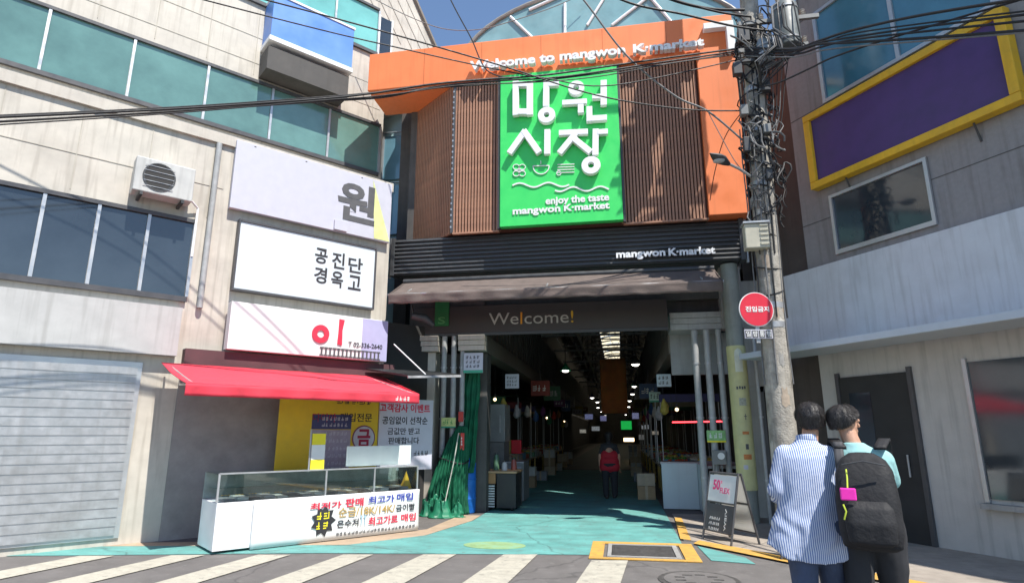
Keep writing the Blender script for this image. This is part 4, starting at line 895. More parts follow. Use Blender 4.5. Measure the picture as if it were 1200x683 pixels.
a, b = lp(376, 410, 1.31)[0], lp(447, 415, 1.31)[0]; zz = lp(410, 417.5, 1.31)[1]
for i in range(15):
    x = a + (b - a) * i / 15; q = MB().box(x, x + .03, 1.306, 1.311, zz, zz + .10); q.box(x - .02, x + .05, 1.3055, 1.3105, zz + .102, zz + .125); q.box(x - .02, x + .05, 1.3055, 1.3105, zz - .025, zz - .002); q.part('print_mark', M_inkgrey, t)
t = thing('blue_sign_box', 'plain blue sign box with white rim on the upper left wall', 'sign', FL, (-1.2, 2.9, 9.4))
MB().box(-2.2, -.42, 2.75, YU - .003, 9.40, 10.38).part('face', mat('sign_blue', (.12, .27, .68), .4, .08, 2), t, bevel=.01)
for c, d in ((9.30, 9.397), (10.383, 10.43)): MB().box(-2.22, -.40, 2.73, YU - .003, c, d).part('rim', M_white, t)
MB().box(-2.2, -.45, 2.8, YU - .004, 8.68, 9.2).part('lower_box', M_dkwall, t)
# ------------------------------------------------------------------ red stall canopy
rc = thing('red_canopy', 'bright red fabric canopy over the gold dealer counter', 'canopy', FL, (-1.8, .5, 1.95))
RX0, RX1 = -3.6, lp(491, 467, -.3)[0]
def rcf(u, v):
    x = RX0 + (RX1 - RX0 + .25 * (1 - v)) * u
    return (x, 1.40 - 1.70 * v, 2.50 - .40 * v - .04 * math.sin(v * math.pi) - .012 * math.sin(x * 4) * math.sin(v * 3.1) + .01 * noise.noise((x * 3, v * 3, 2)))
MB().grid(rcf, 60, 14).part('top_cloth', M_redcloth, rc, solid=.008, smooth=True, hard=R(180))
MB().grid(lambda u, v: (RX0 + (RX1 - RX0) * u, -.302 + .02 * math.sin(u * 40) * v, 2.098 - .15 * v), 80, 5).part('valance', M_redcloth, rc, solid=.008, smooth=True, hard=R(180))
MB().add([(RX1 + .25, 1.40, 2.5), (RX1, -.30, 2.1), (RX1, -.30, 1.95), (RX1 + .25, 1.40, 2.2)], [(0, 1, 2, 3)]).part('end_cloth', M_redcloth, rc, solid=.008)
o = marks(rc, *(lp(463, 470, -.31)[0], lp(481, 470, -.31)[0]), 1.98, 2.05, -.325, M_print, n=4)
for x in (RX0 + .1, RX1 - .06): MB().tube([(x, 1.5, 2.5), (x, .4, 2.24), (x, -.28, 2.09)], .015, 6).part('arm', M_galv, rc)
# black tilted vent flap above it
bf = thing('black_flap', 'black corrugated flap held by a wire above the red canopy', 'flap', FL, (.3, .8, 2.6))
pa, pb = lp(444, 443, 1.0), lp(497, 443, .9)
MB().add([(-.35, 1.38, 2.62), (1.05, 1.38, 2.66), (1.0, .35, 2.52), (-.1, .35, 2.44)], [(0, 1, 2, 3)]).part('sheet', mat('flap_black', (.025, .027, .028), .5, .2), bf, solid=.03)
MB().add([(-.1, .34, 2.44), (1.0, .34, 2.52), (1.0, .33, 2.48), (-.1, .33, 2.40)], [(0, 1, 2, 3)]).part('lip', M_galv, bf, solid=.02)
MB().tube([(.30, .4, 2.49), (.12, 1.25, 3.1)], .012, 6).part('stay_wire', M_print, bf)
cam_ = thing('security_camera', 'dark security camera under the awning beside the lilac sign', 'camera', FL, (.6, 1.2, 3.5))
MB().tube([(.42, 1.15, 3.66), (.62, 1.02, 3.62), (.8, .98, 3.5)], [.07, .085, .05], 12).part('housing', M_darksteel, cam_); MB().cyl((.5, 1.2, 3.62), (.5, 1.3, 3.9), .02, n=8).part('bracket', M_darksteel, cam_)
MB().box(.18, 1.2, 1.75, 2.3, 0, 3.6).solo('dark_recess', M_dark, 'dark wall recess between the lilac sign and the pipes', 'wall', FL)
# ------------------------------------------------------------------ posters
ps = thing('poster_board', 'yellow poster board with red Hangul, navy panel and round emblem', 'poster', FL, (-1, 1.2, .8))
PYL = 1.2
xl, xm, xr2 = -1.9, lp(443, 500, PYL)[0], lp(506, 500, PYL)[0]
ps = MB().box(xl, xm - .004, PYL, PYL + .02, .85, 2.14).part('face', mat('poster_yellow', (.72, .52, .03), .6, .06), ps)
word(ps, '다이아', 366, 484, 394, 494, PYL, M_inkred, .02); word(ps, '매입전문', 399, 484, 436, 494, PYL, M_ink, .012)
marks(ps, *(lp(395, 474, PYL)[0], lp(438, 474, PYL)[0]), 1.98, 2.06, PYL - .001, M_ink, n=5)
a, b = lp(373, 505, PYL)[0], lp(411, 505, PYL)[0]
MB().box(a - .12, b, PYL - .006, PYL - .001, 1.56, 1.80).part('navy_panel', M_navy, ps); MB().box(a - .12, b, PYL - .006, PYL - .001, .88, 1.55).part('mauve_panel', mat('mauve_panel', (.36, .33, .42), .6), ps)
for k in range(2): marks(ps, a + .05, b - .05, 1.70 - .1 * k, 1.76 - .1 * k, PYL - .007, M_lilac, n=7)
for k in range(5): marks(ps, a + .12, b - .05, 1.46 - .12 * k, 1.52 - .12 * k, PYL - .007, M_lilac, n=6)
cx, cz = lp(426, 513, PYL); MB().disc(cx, cz, .215, PYL - .008, PYL - .001).part('emblem_disc', mat('emblem_plum', (.2, .05, .12), .6), ps); MB().disc(cx, cz, .195, PYL - .012, PYL - .009).part('emblem_face', M_lilac, ps)
text(ps, '금', cx - .12, cx + .12, cz - .15, cz + .15, PYL - .013, mat('ink_maroon', (.35, .02, .06), .6), .035, .004)
wp = thing('poster_board', 'white event poster with red heading and black Hangul lines', 'poster', FL, (.4, 1.15, .8))
wp = MB().box(xm, xr2, PYL - .03, PYL - .008, .85, 2.10).part('face', mat('poster_lilac', (.58, .57, .66), .6, .05), wp)
word(wp, '고객감사 이벤트', 445, 473, 504, 483, PYL - .03, M_inkred, .022)
word(wp, '공임없이 선착순', 448, 488, 501, 497, PYL - .03, M_ink, .012); word(wp, '금값만 받고', 454, 501, 492, 509, PYL - .03, M_ink, .008); word(wp, '판매합니다', 455, 512, 491, 520, PYL - .03, M_ink, .012)
marks(wp, *(lp(484, 528, PYL)[0], lp(501, 528, PYL)[0]), 1.10, 1.18, PYL - .031, M_ink, n=4)
ys = thing('yellow_banner_post', 'narrow yellow and white upright banner at the left edge of the counter', 'banner', FL, (-1.55, .2, .9))
xa = lp(372, 540, .2)[0]; xb = lp(380, 540, .2)[0]
for i, (zz, m_) in enumerate(((.97, M_inkyellow), (1.12, M_print), (1.33, M_inkyellow))): MB().box(xa - .1, xb, .2, .22, zz, zz + (.148, .208, .16)[i]).part('face', m_, ys)
MB().cyl((xa - .12, .21, .95), (xa - .12, .21, 1.55), .012, n=6).part('rod', M_galv, ys)
# ------------------------------------------------------------------ counter with banner and glass case
ct = thing('display_counter', 'glass topped jewellery display counter with white front', 'counter', FL, (-1.2, .4, 0))
CX0, CX1 = -3.0, -.02
MB().box(CX0, CX1, .03, .75, .04, .62).part('base', M_white, ct, bevel=.006)
M_glass = mat_clear('case_glass', (.9, .95, .94), .03)
for nm, q in (('front', [(CX0, .05, .63), (CX1, .05, .63), (CX1, .05, .97), (CX0, .05, .97)]), ('top', [(CX0, .05, .975), (CX1, .05, .975), (CX1, .72, .975), (CX0, .72, .975)]), ('end', [(CX1, .055, .63), (CX1, .72, .63), (CX1, .72, .97), (CX1, .055, .97)])):
    MB().add(q, [(0, 1, 2, 3)]).part('glass_pane', M_glass, ct, solid=.008)
for x in (CX0, -1.55, -.78, CX1): MB().box(x - .012, x + .012, .035, .058, .625, .985).part('frame_post', M_alu, ct)
MB().box(CX0, CX1, .035, .06, .972, .992).part('frame_rail', M_alu, ct)
MB().box(CX0 + .03, CX1 - .03, .3, .66, .78, .788).part('glass_shelf', M_glass, ct)
MB().box(CX0, CX1, .73, .75, .63, .97).part('back_panel', mat('case_back', (.25, .3, .29), .4, .3, 4), ct)
ORD = 'first second third fourth fifth sixth seventh eighth ninth tenth eleventh twelfth thirteenth fourteenth fifteenth sixteenth'.split()
for i in range(16):
    x = -2.9 + i * .175
    t = thing('jewellery_tray', '%s jewellery tray, %s from the left in the glass case' % (['grey velvet', 'white', 'dark'][i % 3], ORD[i]), 'tray', FL, (x, .35, .63), group='jewellery trays in the glass case')
    MB().box(x, x + .14, .12, .5, .632, .65 + .02 * (i % 2)).part('pad', mat('tray%d' % (i % 3), [(.3, .3, .32), (.6, .6, .58), (.06, .06, .07)][i % 3], .8), t)
    for k in range(3): MB().tube([(x + .03 + .04 * k + .012 * math.cos(a), .3 + .012 * math.sin(a), .69 + .0 * a) for a in [j * math.pi / 4 for j in range(9)]], .004, 5).part('ring', mat('gold', (.8, .55, .15), .3, metal=1), t)
sn = thing('white_sign_panel', 'blank white acrylic panel standing on the glass case', 'panel', FL, (-.6, .6, .99))
(xa, za), (xb, zb) = lp(405, 552, .35), lp(482, 523, .35)
MB().box(xa, xb, .35, .37, .995, 1.30).part('panel', mat('acrylic_white', (.70, .76, .74), .35, .04), sn, bevel=.008)
for x in (xa + .1, xb - .1): MB().box(x - .01, x + .01, .372, .45, .99, 1.1).part('stand', M_alu, sn)
sy = thing('yellow_stand', 'small yellow triangular stand in the glass case', 'stand', FL, (-.2, .3, .63))
xa, za = lp(477, 568, .2); MB().add([(xa - .07, .18, .635), (xa + .07, .18, .635), (xa, .24, .90), (xa - .07, .30, .635), (xa + .07, .30, .635)], [(0, 1, 2), (3, 2, 4), (0, 2, 3), (1, 4, 2)]).part('card', mat('card_orange', (.75, .42, .02), .5), sy, solid=.006)
bn = thing('sales_banner', 'white vinyl banner with red, blue and gold Hangul on the counter front', 'banner', FL, (-1, 0, 0))
BXL = -2.55
bmz = MB(); bmz.grid(lambda u, v: (BXL + (0 - BXL) * u, -.004 - .006 * math.sin(u * 17) * math.sin(v * 3.1), .02 + .61 * v), 40, 8); bn = bmz.part('sheet', M_print, bn, solid=.004, smooth=True)
word(bn, '최저가', 364, 588, 400, 596, -.015, M_inkred, .025); word(bn, '판매', 405, 583, 426, 593, -.015, M_inkred, .025)
word(bn, '최고가', 432, 580, 462, 589, -.015, M_inkblue, .02); word(bn, '매입', 465, 577, 484, 586, -.015, M_inkblue, .02)
word(bn, '순금/18K/14K/', 397, 592, 463, 603, -.015, M_inkgold, .012); word(bn, '금이빨', 464, 590, 486, 598, -.015, M_ink, .008)
word(bn, '은수저', 395, 608, 420, 617, -.015, M_ink, .012)
for k, u in enumerate((423.5, 427.5)):
    x, z = lp(u, 610, -.015); MB().box(x - .006, x + .006, -.018, -.014, z - .06, z + .05).part('spoon_print', mat('spoon_blue', (.35, .5, .58), .6), bn); MB().disc(x, z + .06, .018, -.0185, -.014, 10).part('spoon_print', mat('spoon_blue', (.35, .5, .58)), bn)
word(bn, '최고가로', 432, 604, 466, 614, -.015, M_inkred, .02); word(bn, '매입', 470, 601, 487, 610, -.015, M_inkred, .02)
a, b = lp(394, 627, -.015), lp(487, 616, -.015); marks(bn, a[0], b[0], .065, .115, -.013, M_inkgrey, n=22)
cx, cz = lp(379, 610, -.015); st = [(cx + (.125 if i % 2 else .185) * math.cos(i * math.pi / 9), cz + (.155 if i % 2 else .215) * math.sin(i * math.pi / 9)) for i in range(18)]
MB().prism(st, -.019, -.013).part('burst', M_ink, bn); marks(bn, cx - .1, cx + .1, cz + .02, cz + .12, -.020, M_inkyellow, n=2); marks(bn, cx - .1, cx + .1, cz - .11, cz - .01, -.020, M_inkyellow, n=2)
# ------------------------------------------------------------------ RIGHT BUILDING (frame FR: x towards the camera side, y into it)
rb = thing('grey_building', 'grey stone shop building in shade on the right', 'building', FR, (2, 1, 0))
def rp(u, v, y=0): return FR.px(u, v, y)
XE = 9.0
MB().box(-.55, XE, 0, 4, 4.21, 9.3).part('upper_wall', M_wallgrey, rb)
for z in (5.0, 7.0, 8.8): MB().box(-.55, XE, -.006, .01, z - .006, z + .006).part('wall_joint', mat('joint_dark', (.1, .1, .1), .8), rb)
for k in range(7): x = -.1 + k * 1.35; MB().box(x - .006, x + .006, -.005, .01, 8.8, 9.3).part('wall_joint', mat('joint_dark', (.1, .1, .1)), rb)
MB().box(-1.95, -.555, .35, 4, 0, 9.1).part('recess_wall', mat('recess_shade', (.10, .082, .072), .8, .2, 3, streak=.4), rb)  # deep shade of this set-back face put into its dark brown
MB().box(-1.05, XE, -.10, .34, 2.86, 4.205).part('shop_fascia', M_plaster, rb, bevel=.006)
MB().box(-.552, XE, .0, .3, 0, 2.855).part('ground_wall', mat('beige_plaster', (.48, .46, .43), .8, .08, 3, bump=.1, streak=.3), rb)
MB().prism([(-1.45, 2.74), (XE, 2.74), (XE, 2.84), (-1.45, 2.84)], -.85, -.103).part('canopy', mat('canopy_white', (.5, .56, .62), .5, .05), rb, bevel=.008)
# door and window
dx0 = rp(984, 440)[0]
dr_ = MB().box(dx0, dx0 + 1.1, -.03, .02, 0.02, 2.35).part('door', M_dark, rb)
for x in (dx0 - .06, dx0 + 1.1): MB().box(x, x + .06, -.05, .02, 0.02, 2.42).part('door_frame', M_darkframe, dr_)
MB().box(dx0 + .15, dx0 + .5, -.04, -.032, .9, 2.1).part('door_pane', M_darkglass, dr_)
MB().cyl((dx0 + .95, -.06, .9), (dx0 + .95, -.06, 1.2), .014, n=8).part('handle', M_galv, dr_)
for k in range(2):
    x0 = dx0 + 1.9 + k * 2.0
    sw_ = MB().box(x0, x0 + 1.7, -.02, .02, .7, 2.4).part('shop_window', M_darkglass, rb)
    for a, b, c, d in ((x0 - .05, x0, .65, 2.45), (x0 + 1.7, x0 + 1.75, .65, 2.45), (x0 + .82, x0 + .88, .7, 2.4)): MB().box(a, b, -.05, -.003, c, d).part('window_frame', M_alu, sw_)
    MB().box(x0 - .08, x0 + 1.78, -.12, -.003, .58, .645).part('window_sill', M_concrete, sw_)
wx = rp(963, 80)[0]
MB().box(wx, XE - 1, -.01, .02, 7.05, 8.7).part('window_pane', mat('slate_glass', (.05, .17, .24), .12, .3, .7, spec=.8, coat=.6), rb)
for k in range(6): MB().box(wx + k * 1.3 - .03, wx + k * 1.3 + .03, -.05, -.012, 7.0, 8.75).part('window_frame', M_alu, rb)
for c in (6.99, 8.70): MB().box(wx - .03, XE - 1, -.055, -.012, c, c + .06).part('window_frame', M_alu, rb)
wx = rp(980, 260)[0]
MB().box(wx, wx + 1.5, -.01, .02, 4.4, 5.3).part('window_pane', M_darkglass, rb)
for a, b, c, d in ((wx - .05, wx, 4.33, 5.35), (wx + 1.5, wx + 1.55, 4.33, 5.35), (wx, wx + 1.5, 5.3, 5.35), (wx, wx + 1.5, 4.33, 4.4)): MB().box(a, b, -.05, -.012, c, d).part('window_frame', M_alu, rb)
psn = thing('purple_sign', 'blank purple sign board in a wide yellow frame on the grey wall', 'sign', FR, (1, -.1, 5.5))
px0, pz1 = rp(943, 139, -.12); pz0 = rp(948, 226, -.12)[1]; px1 = px0 + 3.1
MB().box(px0 + .1, px1 - .1, -.13, -.02, pz0 + .1, pz1 - .1).part('panel', M_purple, psn)
for a, b, c, d in ((px0, px1, pz1 - .12, pz1), (px0, px1, pz0, pz0 + .12), (px0, px0 + .12, pz0 + .123, pz1 - .123), (px1 - .12, px1, pz0 + .123, pz1 - .123)): MB().box(a, b, -.19, -.02, c, d).part('frame', M_yellow, psn, bevel=.01)
for x in (px0 + .6, px1 - .6): MB().cyl((x, -.1, pz0), (x, .0, pz0 - .25), .015, n=6).part('bracket', M_darksteel, psn)
# infill wall between gateway and right building
iw = thing('infill_wall', 'pale narrow wall with dark doorway beside the utility pole', 'wall', FM, (2.8, 11.95, 0))
MB().box(2.42, 3.6, 12.0, 12.3, 2.35, 4.4).part('panel', mat('dull_plaster', (.38, .37, .34), .8, .1, 3, streak=.3), iw)
MB().box(2.42, 2.62, 12.0, 12.3, 0, 2.345).part('pier', mat('dull_plaster', (.38, .37, .34)), iw)
MB().box(2.62, 3.6, 12.06, 12.3, 0.02, 2.345).part('door', M_dark, iw)
MB().box(2.62, 2.68, 11.98, 12.05, 0.02, 2.345).part('door_frame', M_darkframe, iw); MB().box(2.62, 3.6, 11.98, 12.05, 2.25, 2.345).part('door_frame', M_darkframe, iw)
pipe(2.42, 11.2, 3.2, .03, 'thin grey pipe between the yellow column and the utility pole')
MB().box(2.78, 2.9, 11.97, 12.055, 1.5, 1.8).solo('intercom', M_print, 'small white box on the dark doorway behind the pole', 'intercom', bevel=.008)
# ------------------------------------------------------------------ UTILITY POLE
PX, PYY = 2.37, 9.6
up_ = thing('utility_pole', 'concrete utility pole wrapped in cables right of the gateway', 'utility pole', base=(PX, PYY, 0))
MB().tube([(PX - .02, PYY, 0), (PX, PYY, 3), (PX + .09, PYY, 6.5), (PX + .24, PYY, 12.4)], [.20, .19, .165, .12], 28).part('shaft', mat('pole_concrete', (.37, .345, .30), .85, .25, 9, bump=.6, bscale=40, stain=.75, stcol=(.15, .135, .115), stscale=4, streak=.6, ), up_)
for z in (3.05, 3.35, 5.35, 6.3, 7.05): MB().cyl((PX + .02 * (z - 3), PYY, z), (PX + .02 * (z - 3), PYY, z + .09), .195 - .006 * (z - 3), n=24).part('steel_band', M_galv, up_)
for k in range(9):
    z = 3.6 + k * .42; a0 = random.uniform(0, 6); r = .20
    MB().tube([(PX + r * math.cos(a0 + t * .55), PYY + r * math.sin(a0 + t * .55), z + .07 * math.sin(t * .55 + k)) for t in range(13)], .011, 6).part('wrap_cable', M_cable, up_)
for k in range(8):   # cables running up the shaft
    a = R(190 + k * 22); r = .19
    MB().tube([(PX + (r + .012 + .02 * random.random()) * math.cos(a + .08 * random.uniform(-1, 1)), PYY + (r + .02 * random.random()) * math.sin(a), z) for z in [2.2 + 1.0 * (k % 3) + i * .6 for i in range(8)]], .010 + .004 * (k % 2), 6).part('riser_cable', [M_cable, M_cableg][k % 3 == 0], up_)
rq = random.Random(11)
for k in range(70):   # tangled loops at cable level
    a = R(rq.uniform(200, 385)); z = rq.choice((rq.uniform(4.9, 6.4), rq.uniform(5.8, 7.0), rq.uniform(6.9, 8.6))); r = rq.uniform(.07, .2) * (1.5 if z > 7 else 1); d0 = rq.uniform(.16, .34); cxx, cyy = PX + .03 * (z - 3) + d0 * math.cos(a), PYY + d0 * math.sin(a)
    w1, w2, ph = rq.uniform(.5, 1.3), rq.uniform(.8, 1.8), rq.uniform(0, 6)
    MB().tube([(cxx + r * w1 * math.cos(t + ph) * math.sin(a) + .03 * math.sin(3 * t), cyy + r * .5 * math.cos(t + ph) * -math.cos(a) - .03 * math.sin(2 * t), z + r * w2 * math.sin(t)) for t in [i * math.pi / 7 for i in range(rq.choice((11, 13, 15)))]], rq.uniform(.008, .017), 5).part('cable_loop', [M_cable, M_cable, M_cable, M_cableg][k % 4], up_)
for i, (dx, dz, wv, hv) in enumerate(((-.20, 7.30, .07, .22), (-.16, 6.55, .06, .18), (.2, 6.95, .08, .2), (-.17, 5.9, .05, .25), (.16, 6.2, .06, .15), (.12, 5.4, .05, .2), (-.05, 7.9, .09, .25))):
    MB().box(PX + dx - wv, PX + dx + wv, PYY - .27, PYY - .14, dz, dz + hv).part('junction_box', [M_darksteel, M_cab, M_darksteel][i % 3], up_, bevel=.01)
for z, y0, xa, xb in ((8.20, -.15, -.12, 1.15), (7.72, -.1, -.15, .95), (9.22, -.2, -.9, 1.1), (10.75, -.2, -1.0, .6)):
    MB().box(PX + xa, PX + xb, PYY + y0 - .12, PYY + y0 - .06, z, z + .07).part('cross_arm', M_cab, up_)
    for k in range(3):
        x = PX + .25 + k * .33
        MB().tube([(x, PYY + y0 - .08, z + q) for q in (.07, .09, .11, .13, .15, .18, .2)], [.03, .05, .03, .05, .03, .045, .02], 10).part('insulator', mat('insulator', (.45, .40, .35), .3, coat=.5), up_)
# transformers
for i, (x, z, r, h, m_) in enumerate(((2.05, 9.35, .27, 1.05, mat('transformer_grey', (.15, .17, .17), .5, .25, 6, streak=.4)), (3.0, 9.5, .27, 1.05, mat('transformer_grey', (.15, .17, .17))), (2.52, 10.9, .25, 1.0, mat('transformer_grey', (.15, .17, .17))), (2.98, 7.62, .20, .85, mat('transformer_grey', (.15, .17, .17), .5, .25, 6, streak=.4)), (2.62, 7.42, .13, .42, mat('transformer_pale', (.24, .29, .34), .5, .15, 5, streak=.3)))):
    t = thing('transformer', ['left transformer of the bank above the gateway', 'right transformer of the bank above the gateway', 'topmost transformer of the bank', 'large dark grey cylindrical transformer at the top of the pole', 'small pale blue transformer beside the pole shaft'][i], 'transformer', base=(x, PYY - .25, z))
    y = PYY - .30
    MB().tube([(x, y, z), (x, y, z + .03), (x, y, z + h - .05), (x, y, z + h)], [r * .8, r, r, r * .85], 24).part('tank', m_, t); tk_ = [c_ for c_ in t.children][0]
    for q in (.12, h - .15): MB().cyl((x, y, z + q), (x, y, z + q + .03), r + .012, n=24).part('hoop', M_galv, tk_)
    for dx in (-.08, .08): MB().tube([(x + dx, y, z + h + q) for q in (0, .05, .08, .11, .14, .18)], [.03, .05, .028, .046, .026, .015], 10).part('bushing', mat('insulator', (.45, .40, .35)), tk_)
    MB().box(x - r - .25, x + .02, y + .02, y + .07, z + .08, z + .13).part('bracket', M_darksteel, t)
    for k in range(7):
        e1, e2, e3 = rq.uniform(-.3, .3), rq.uniform(-.25, .25), rq.uniform(.0, .5)
        MB().tube([(x + e2 * .5, y - .05, z + h + .15), (x + e1, y - .22, z + h * .8), (x + e1 * 1.1, y - .26, z + h * .3), (x + e2, y - .22, z - .05 - .3 * e3), (2.5 + .1 * e1, y + .02, z - .25 - .4 * e3)], rq.uniform(.008, .018), 6).part('lead', [M_cable, M_cable, M_cableg][k % 3], t)
for k in range(16):      # torn paper and tape scraps
    z = rq.uniform(.9, 5.2); a = R(rq.uniform(195, 345)); hw = rq.uniform(.12, .4); hh = rq.uniform(.04, .14); r = .203 - .004 * z
    q = MB(); q.grid(lambda u, v: (PX - .02 + .007 * z + (r + .002 + .001 * k / 16) * math.cos(a + hw * (u - .5) * 2), PYY + (r + .002 + .001 * k / 16) * math.sin(a + hw * (u - .5) * 2), z + hh * (v - .5) * 2 + .02 * math.sin(u * 7 + k)), 8, 3)
    q.part('paper_scrap', [mat('scrap0', (.5, .48, .43), .8, .2, 20), mat('scrap1', (.3, .29, .27), .8, .2, 20), mat('scrap2', (.38, .31, .24), .8, .2, 20)][k % 3], up_, smooth=True)
# meter box on the pole, street lamp, round sign
mb = thing('breaker_box', 'cream ribbed breaker box strapped to the utility pole', 'electrical box', base=(2.2, 9.4, 4.25))
(xa, za), (xb, zb) = fx(874, 292, 9.35), fx(899, 262, 9.35)
MB().box(xa, xb, 9.3, 9.5, za, zb).part('case', mat('case_cream', (.45, .43, .34), .55, .1, 5, streak=.3), mb, bevel=.015)
for i in range(5): MB().box(xb - .13, xb - .01, 9.285, 9.298, za + .05 + i * .075, za + .085 + i * .075).part('vent_rib', mat('case_cream', (.45, .43, .34)), mb)
MB().box(xa - .02, xb + .02, 9.27, 9.52, zb + .002, zb + .03).part('hood', M_galv, mb)
sl_ = thing('street_lamp', 'dark cobra head street lamp on an arm from the pole', 'street lamp', base=(2.1, 9.4, 5.6))
p0, p1 = PY(880, 207, 9.45), PY(832, 180, 8.9)
d_ = (p1 - p0)
MB().tube([p0, p0 + d_ * .3 + Vector((0, 0, .02)), p0 + d_ * .62], .022, 8).part('arm', M_galv, sl_)
side = Vector((0, 0, 1)).cross(d_).normalized()
def lampf(k): return [(.035, .03), (.07, .05), (.105, .06), (.10, .055), (.06, .035), (.01, .01)][k]
m = MB(); m.smooth = True; vs = []
for k in range(6):
    c = p0 + d_ * (.55 + .09 * k); a, b = lampf(k); vs += [c + side * (a * math.cos(t)) + Vector((0, 0, b * math.sin(t))) for t in [2 * math.pi * j / 14 for j in range(14)]]
m.add(vs, [(k * 14 + j, k * 14 + (j + 1) % 14, (k + 1) * 14 + (j + 1) % 14, (k + 1) * 14 + j) for k in range(5) for j in range(14)]); lh_ = m.part('head', M_darksteel, sl_)
c = p0 + d_ * .78; MB().sph(c - Vector((0, 0, .035)), (.10, .075, .035), 14, 8).part('lens', mat('lens', (.35, .37, .38), .15, coat=.6), lh_)
ns = thing('no_entry_sign', 'round red no entry traffic sign with white Hangul lettering', 'traffic sign', Frame(2.08, 9.3, R(12)), (0, 0, 3))
MB().disc(0, 3.30, .262, -.02, 0, 40).part('rim', M_print, ns); nsf = MB().disc(0, 3.30, .25, -.026, -.021, 40).part('face', M_red, ns)
text(nsf, '진입금지', -.17, .19, 3.26, 3.345, -.027, M_print, .03, .004, slope=.0)
MB().box(-.04, .04, .003, .05, 3.1, 3.5).part('back_bracket', M_galv, ns); MB().box(.0, .30, .06, .10, 3.26, 3.34).part('clamp_arm', M_galv, ns)
ow = thing('one_way_plate', 'small white plate with black Hangul below the red sign', 'traffic sign', Frame(2.08, 9.3, R(12)), (0, 0, 2.85))
MB().box(-.21, .21, -.02, 0, 2.86, 2.995).part('plate', M_lilac, ow, bevel=.004)
for k, ch in enumerate('일방통행'):
    MB().box(-.2 + k * .102, -.2 + k * .102 + .088, -.0245, -.0205, 2.875, 2.982).part('dark_tile', M_inkgrey, ow)
    text(ow, ch, -.19 + k * .102, -.19 + k * .102 + .068, 2.885, 2.972, -.0255, M_print, .01, .003)
MB().box(-.03, .03, .003, .04, 2.8, 3.05).part('back_bracket', M_galv, ow)
# ------------------------------------------------------------------ OVERHEAD CABLES
def cable(label, pts, y0, y1, r=.014, m_=None):
    P = []
    n = len(pts)
    L = [0]
    for a, b in zip(pts, pts[1:]): L.append(L[-1] + math.hypot(b[0] - a[0], b[1] - a[1]))
    key = [PY(u, v, y0 + (y1 - y0) * L[i] / L[-1]) for i, (u, v) in enumerate(pts)]
    for i in range(n - 1):
        p0, p1, p2, p3 = key[max(i - 1, 0)], key[i], key[i + 1], key[min(i + 2, n - 1)]
        for k in range(8):
            t = k / 8
            P.append(.5 * ((2 * p1) + (p2 - p0) * t + (2 * p0 - 5 * p1 + 4 * p2 - p3) * t * t + (3 * p1 - p0 - 3 * p2 + p3) * t ** 3))
    P.append(key[-1])
    MB().tube(P, r, 7).solo('overhead_cable', m_ or M_cable, label, 'cable', group='overhead cables')
cable('thick bundle cable crossing below the orange beam, uppermost', [(-60, 140), (200, 128), (375, 116), (440, 109), (505, 99), (570, 93), (640, 88), (760, 71), (866, 57)], 4.7, 9.5, .016)
cable('thick bundle cable crossing below the orange beam, second', [(-60, 146), (200, 131), (375, 119), (450, 114), (510, 102), (580, 95), (660, 90), (770, 74), (866, 60)], 4.75, 9.5, .015)
cable('thinner sagging cable below the orange beam, third', [(-60, 138), (200, 126), (375, 114), (470, 106), (560, 100), (650, 93), (760, 78), (866, 62)], 4.8, 9.5, .010)
cable('thin lowest cable of the bundle below the orange beam', [(-60, 150), (200, 133), (375, 118), (450, 112), (540, 100), (620, 97), (700, 90), (790, 74), (866, 64)], 4.7, 9.5, .009)
cable('thin cable sloping from upper left down to the welcome letters', [(-60, -110), (200, -30), (375, 17), (480, 46), (590, 78), (700, 112), (800, 128), (875, 130)], 4.6, 9.5, .012)
cable('second thin cable sloping from upper left below the first', [(-60, -80), (200, -10), (375, 35), (470, 57), (560, 77), (640, 92), (720, 100), (866, 70)], 4.6, 9.5, .010)
cable('cable dropping steeply from the top to the welcome letters', [(500, -60), (530, 4), (552, 45), (570, 82), (600, 93)], 9, 9.6, .012)
cable('faint sagging cable in front of the blue sky', [(440, 0), (480, 20), (520, 34), (560, 35), (600, 25), (650, 8), (690, -10)], 11, 12.2, .010, M_cableg)
cable('grey cable crossing the slatted wall towards the pole', [(660, -30), (690, 8), (735, 66), (790, 112), (830, 131), (872, 166)], 8.6, 9.5, .016, M_cableg)
cable('thick black cable from the top edge to the transformer', [(700, -12), (745, 6), (800, 17), (860, 31), (915, 38)], 8.2, 9.3, .018)
cable('short thick black cable near the top of the pole', [(760, -10), (800, 4), (835, 11), (872, 12)], 8.4, 9.4, .024)
cable('second short black cable above the orange corner', [(740, -20), (790, 0), (840, 14), (880, 20)], 8.3, 9.4, .018)
for i, (a, b, c, d) in enumerate([(60, 52, 40, 10), (64, 56, 47, 22), (58, 48, 36, -6), (66, 60, 55, 36), (62, 50, 44, 14), (56, 52, 50, 34)]):
    cable(['uppermost', 'second', 'third', 'fourth', 'fifth', 'lowest'][i] + ' of the cables leading right from the pole', [(872, a), (930, (a + b) / 2 + 4), (960, b), (998, c), (1080, (c + d) / 2 + 3), (1230, d)], 9.4, 6.2, .011 + .004 * (i % 3), [M_cable, M_cableg][i == 3])
cable('cable rising from the pole to the right wall', [(893, 102), (915, 96), (950, 80), (980, 66), (1060, 40), (1230, -10)], 9.3, 6.4, .014)
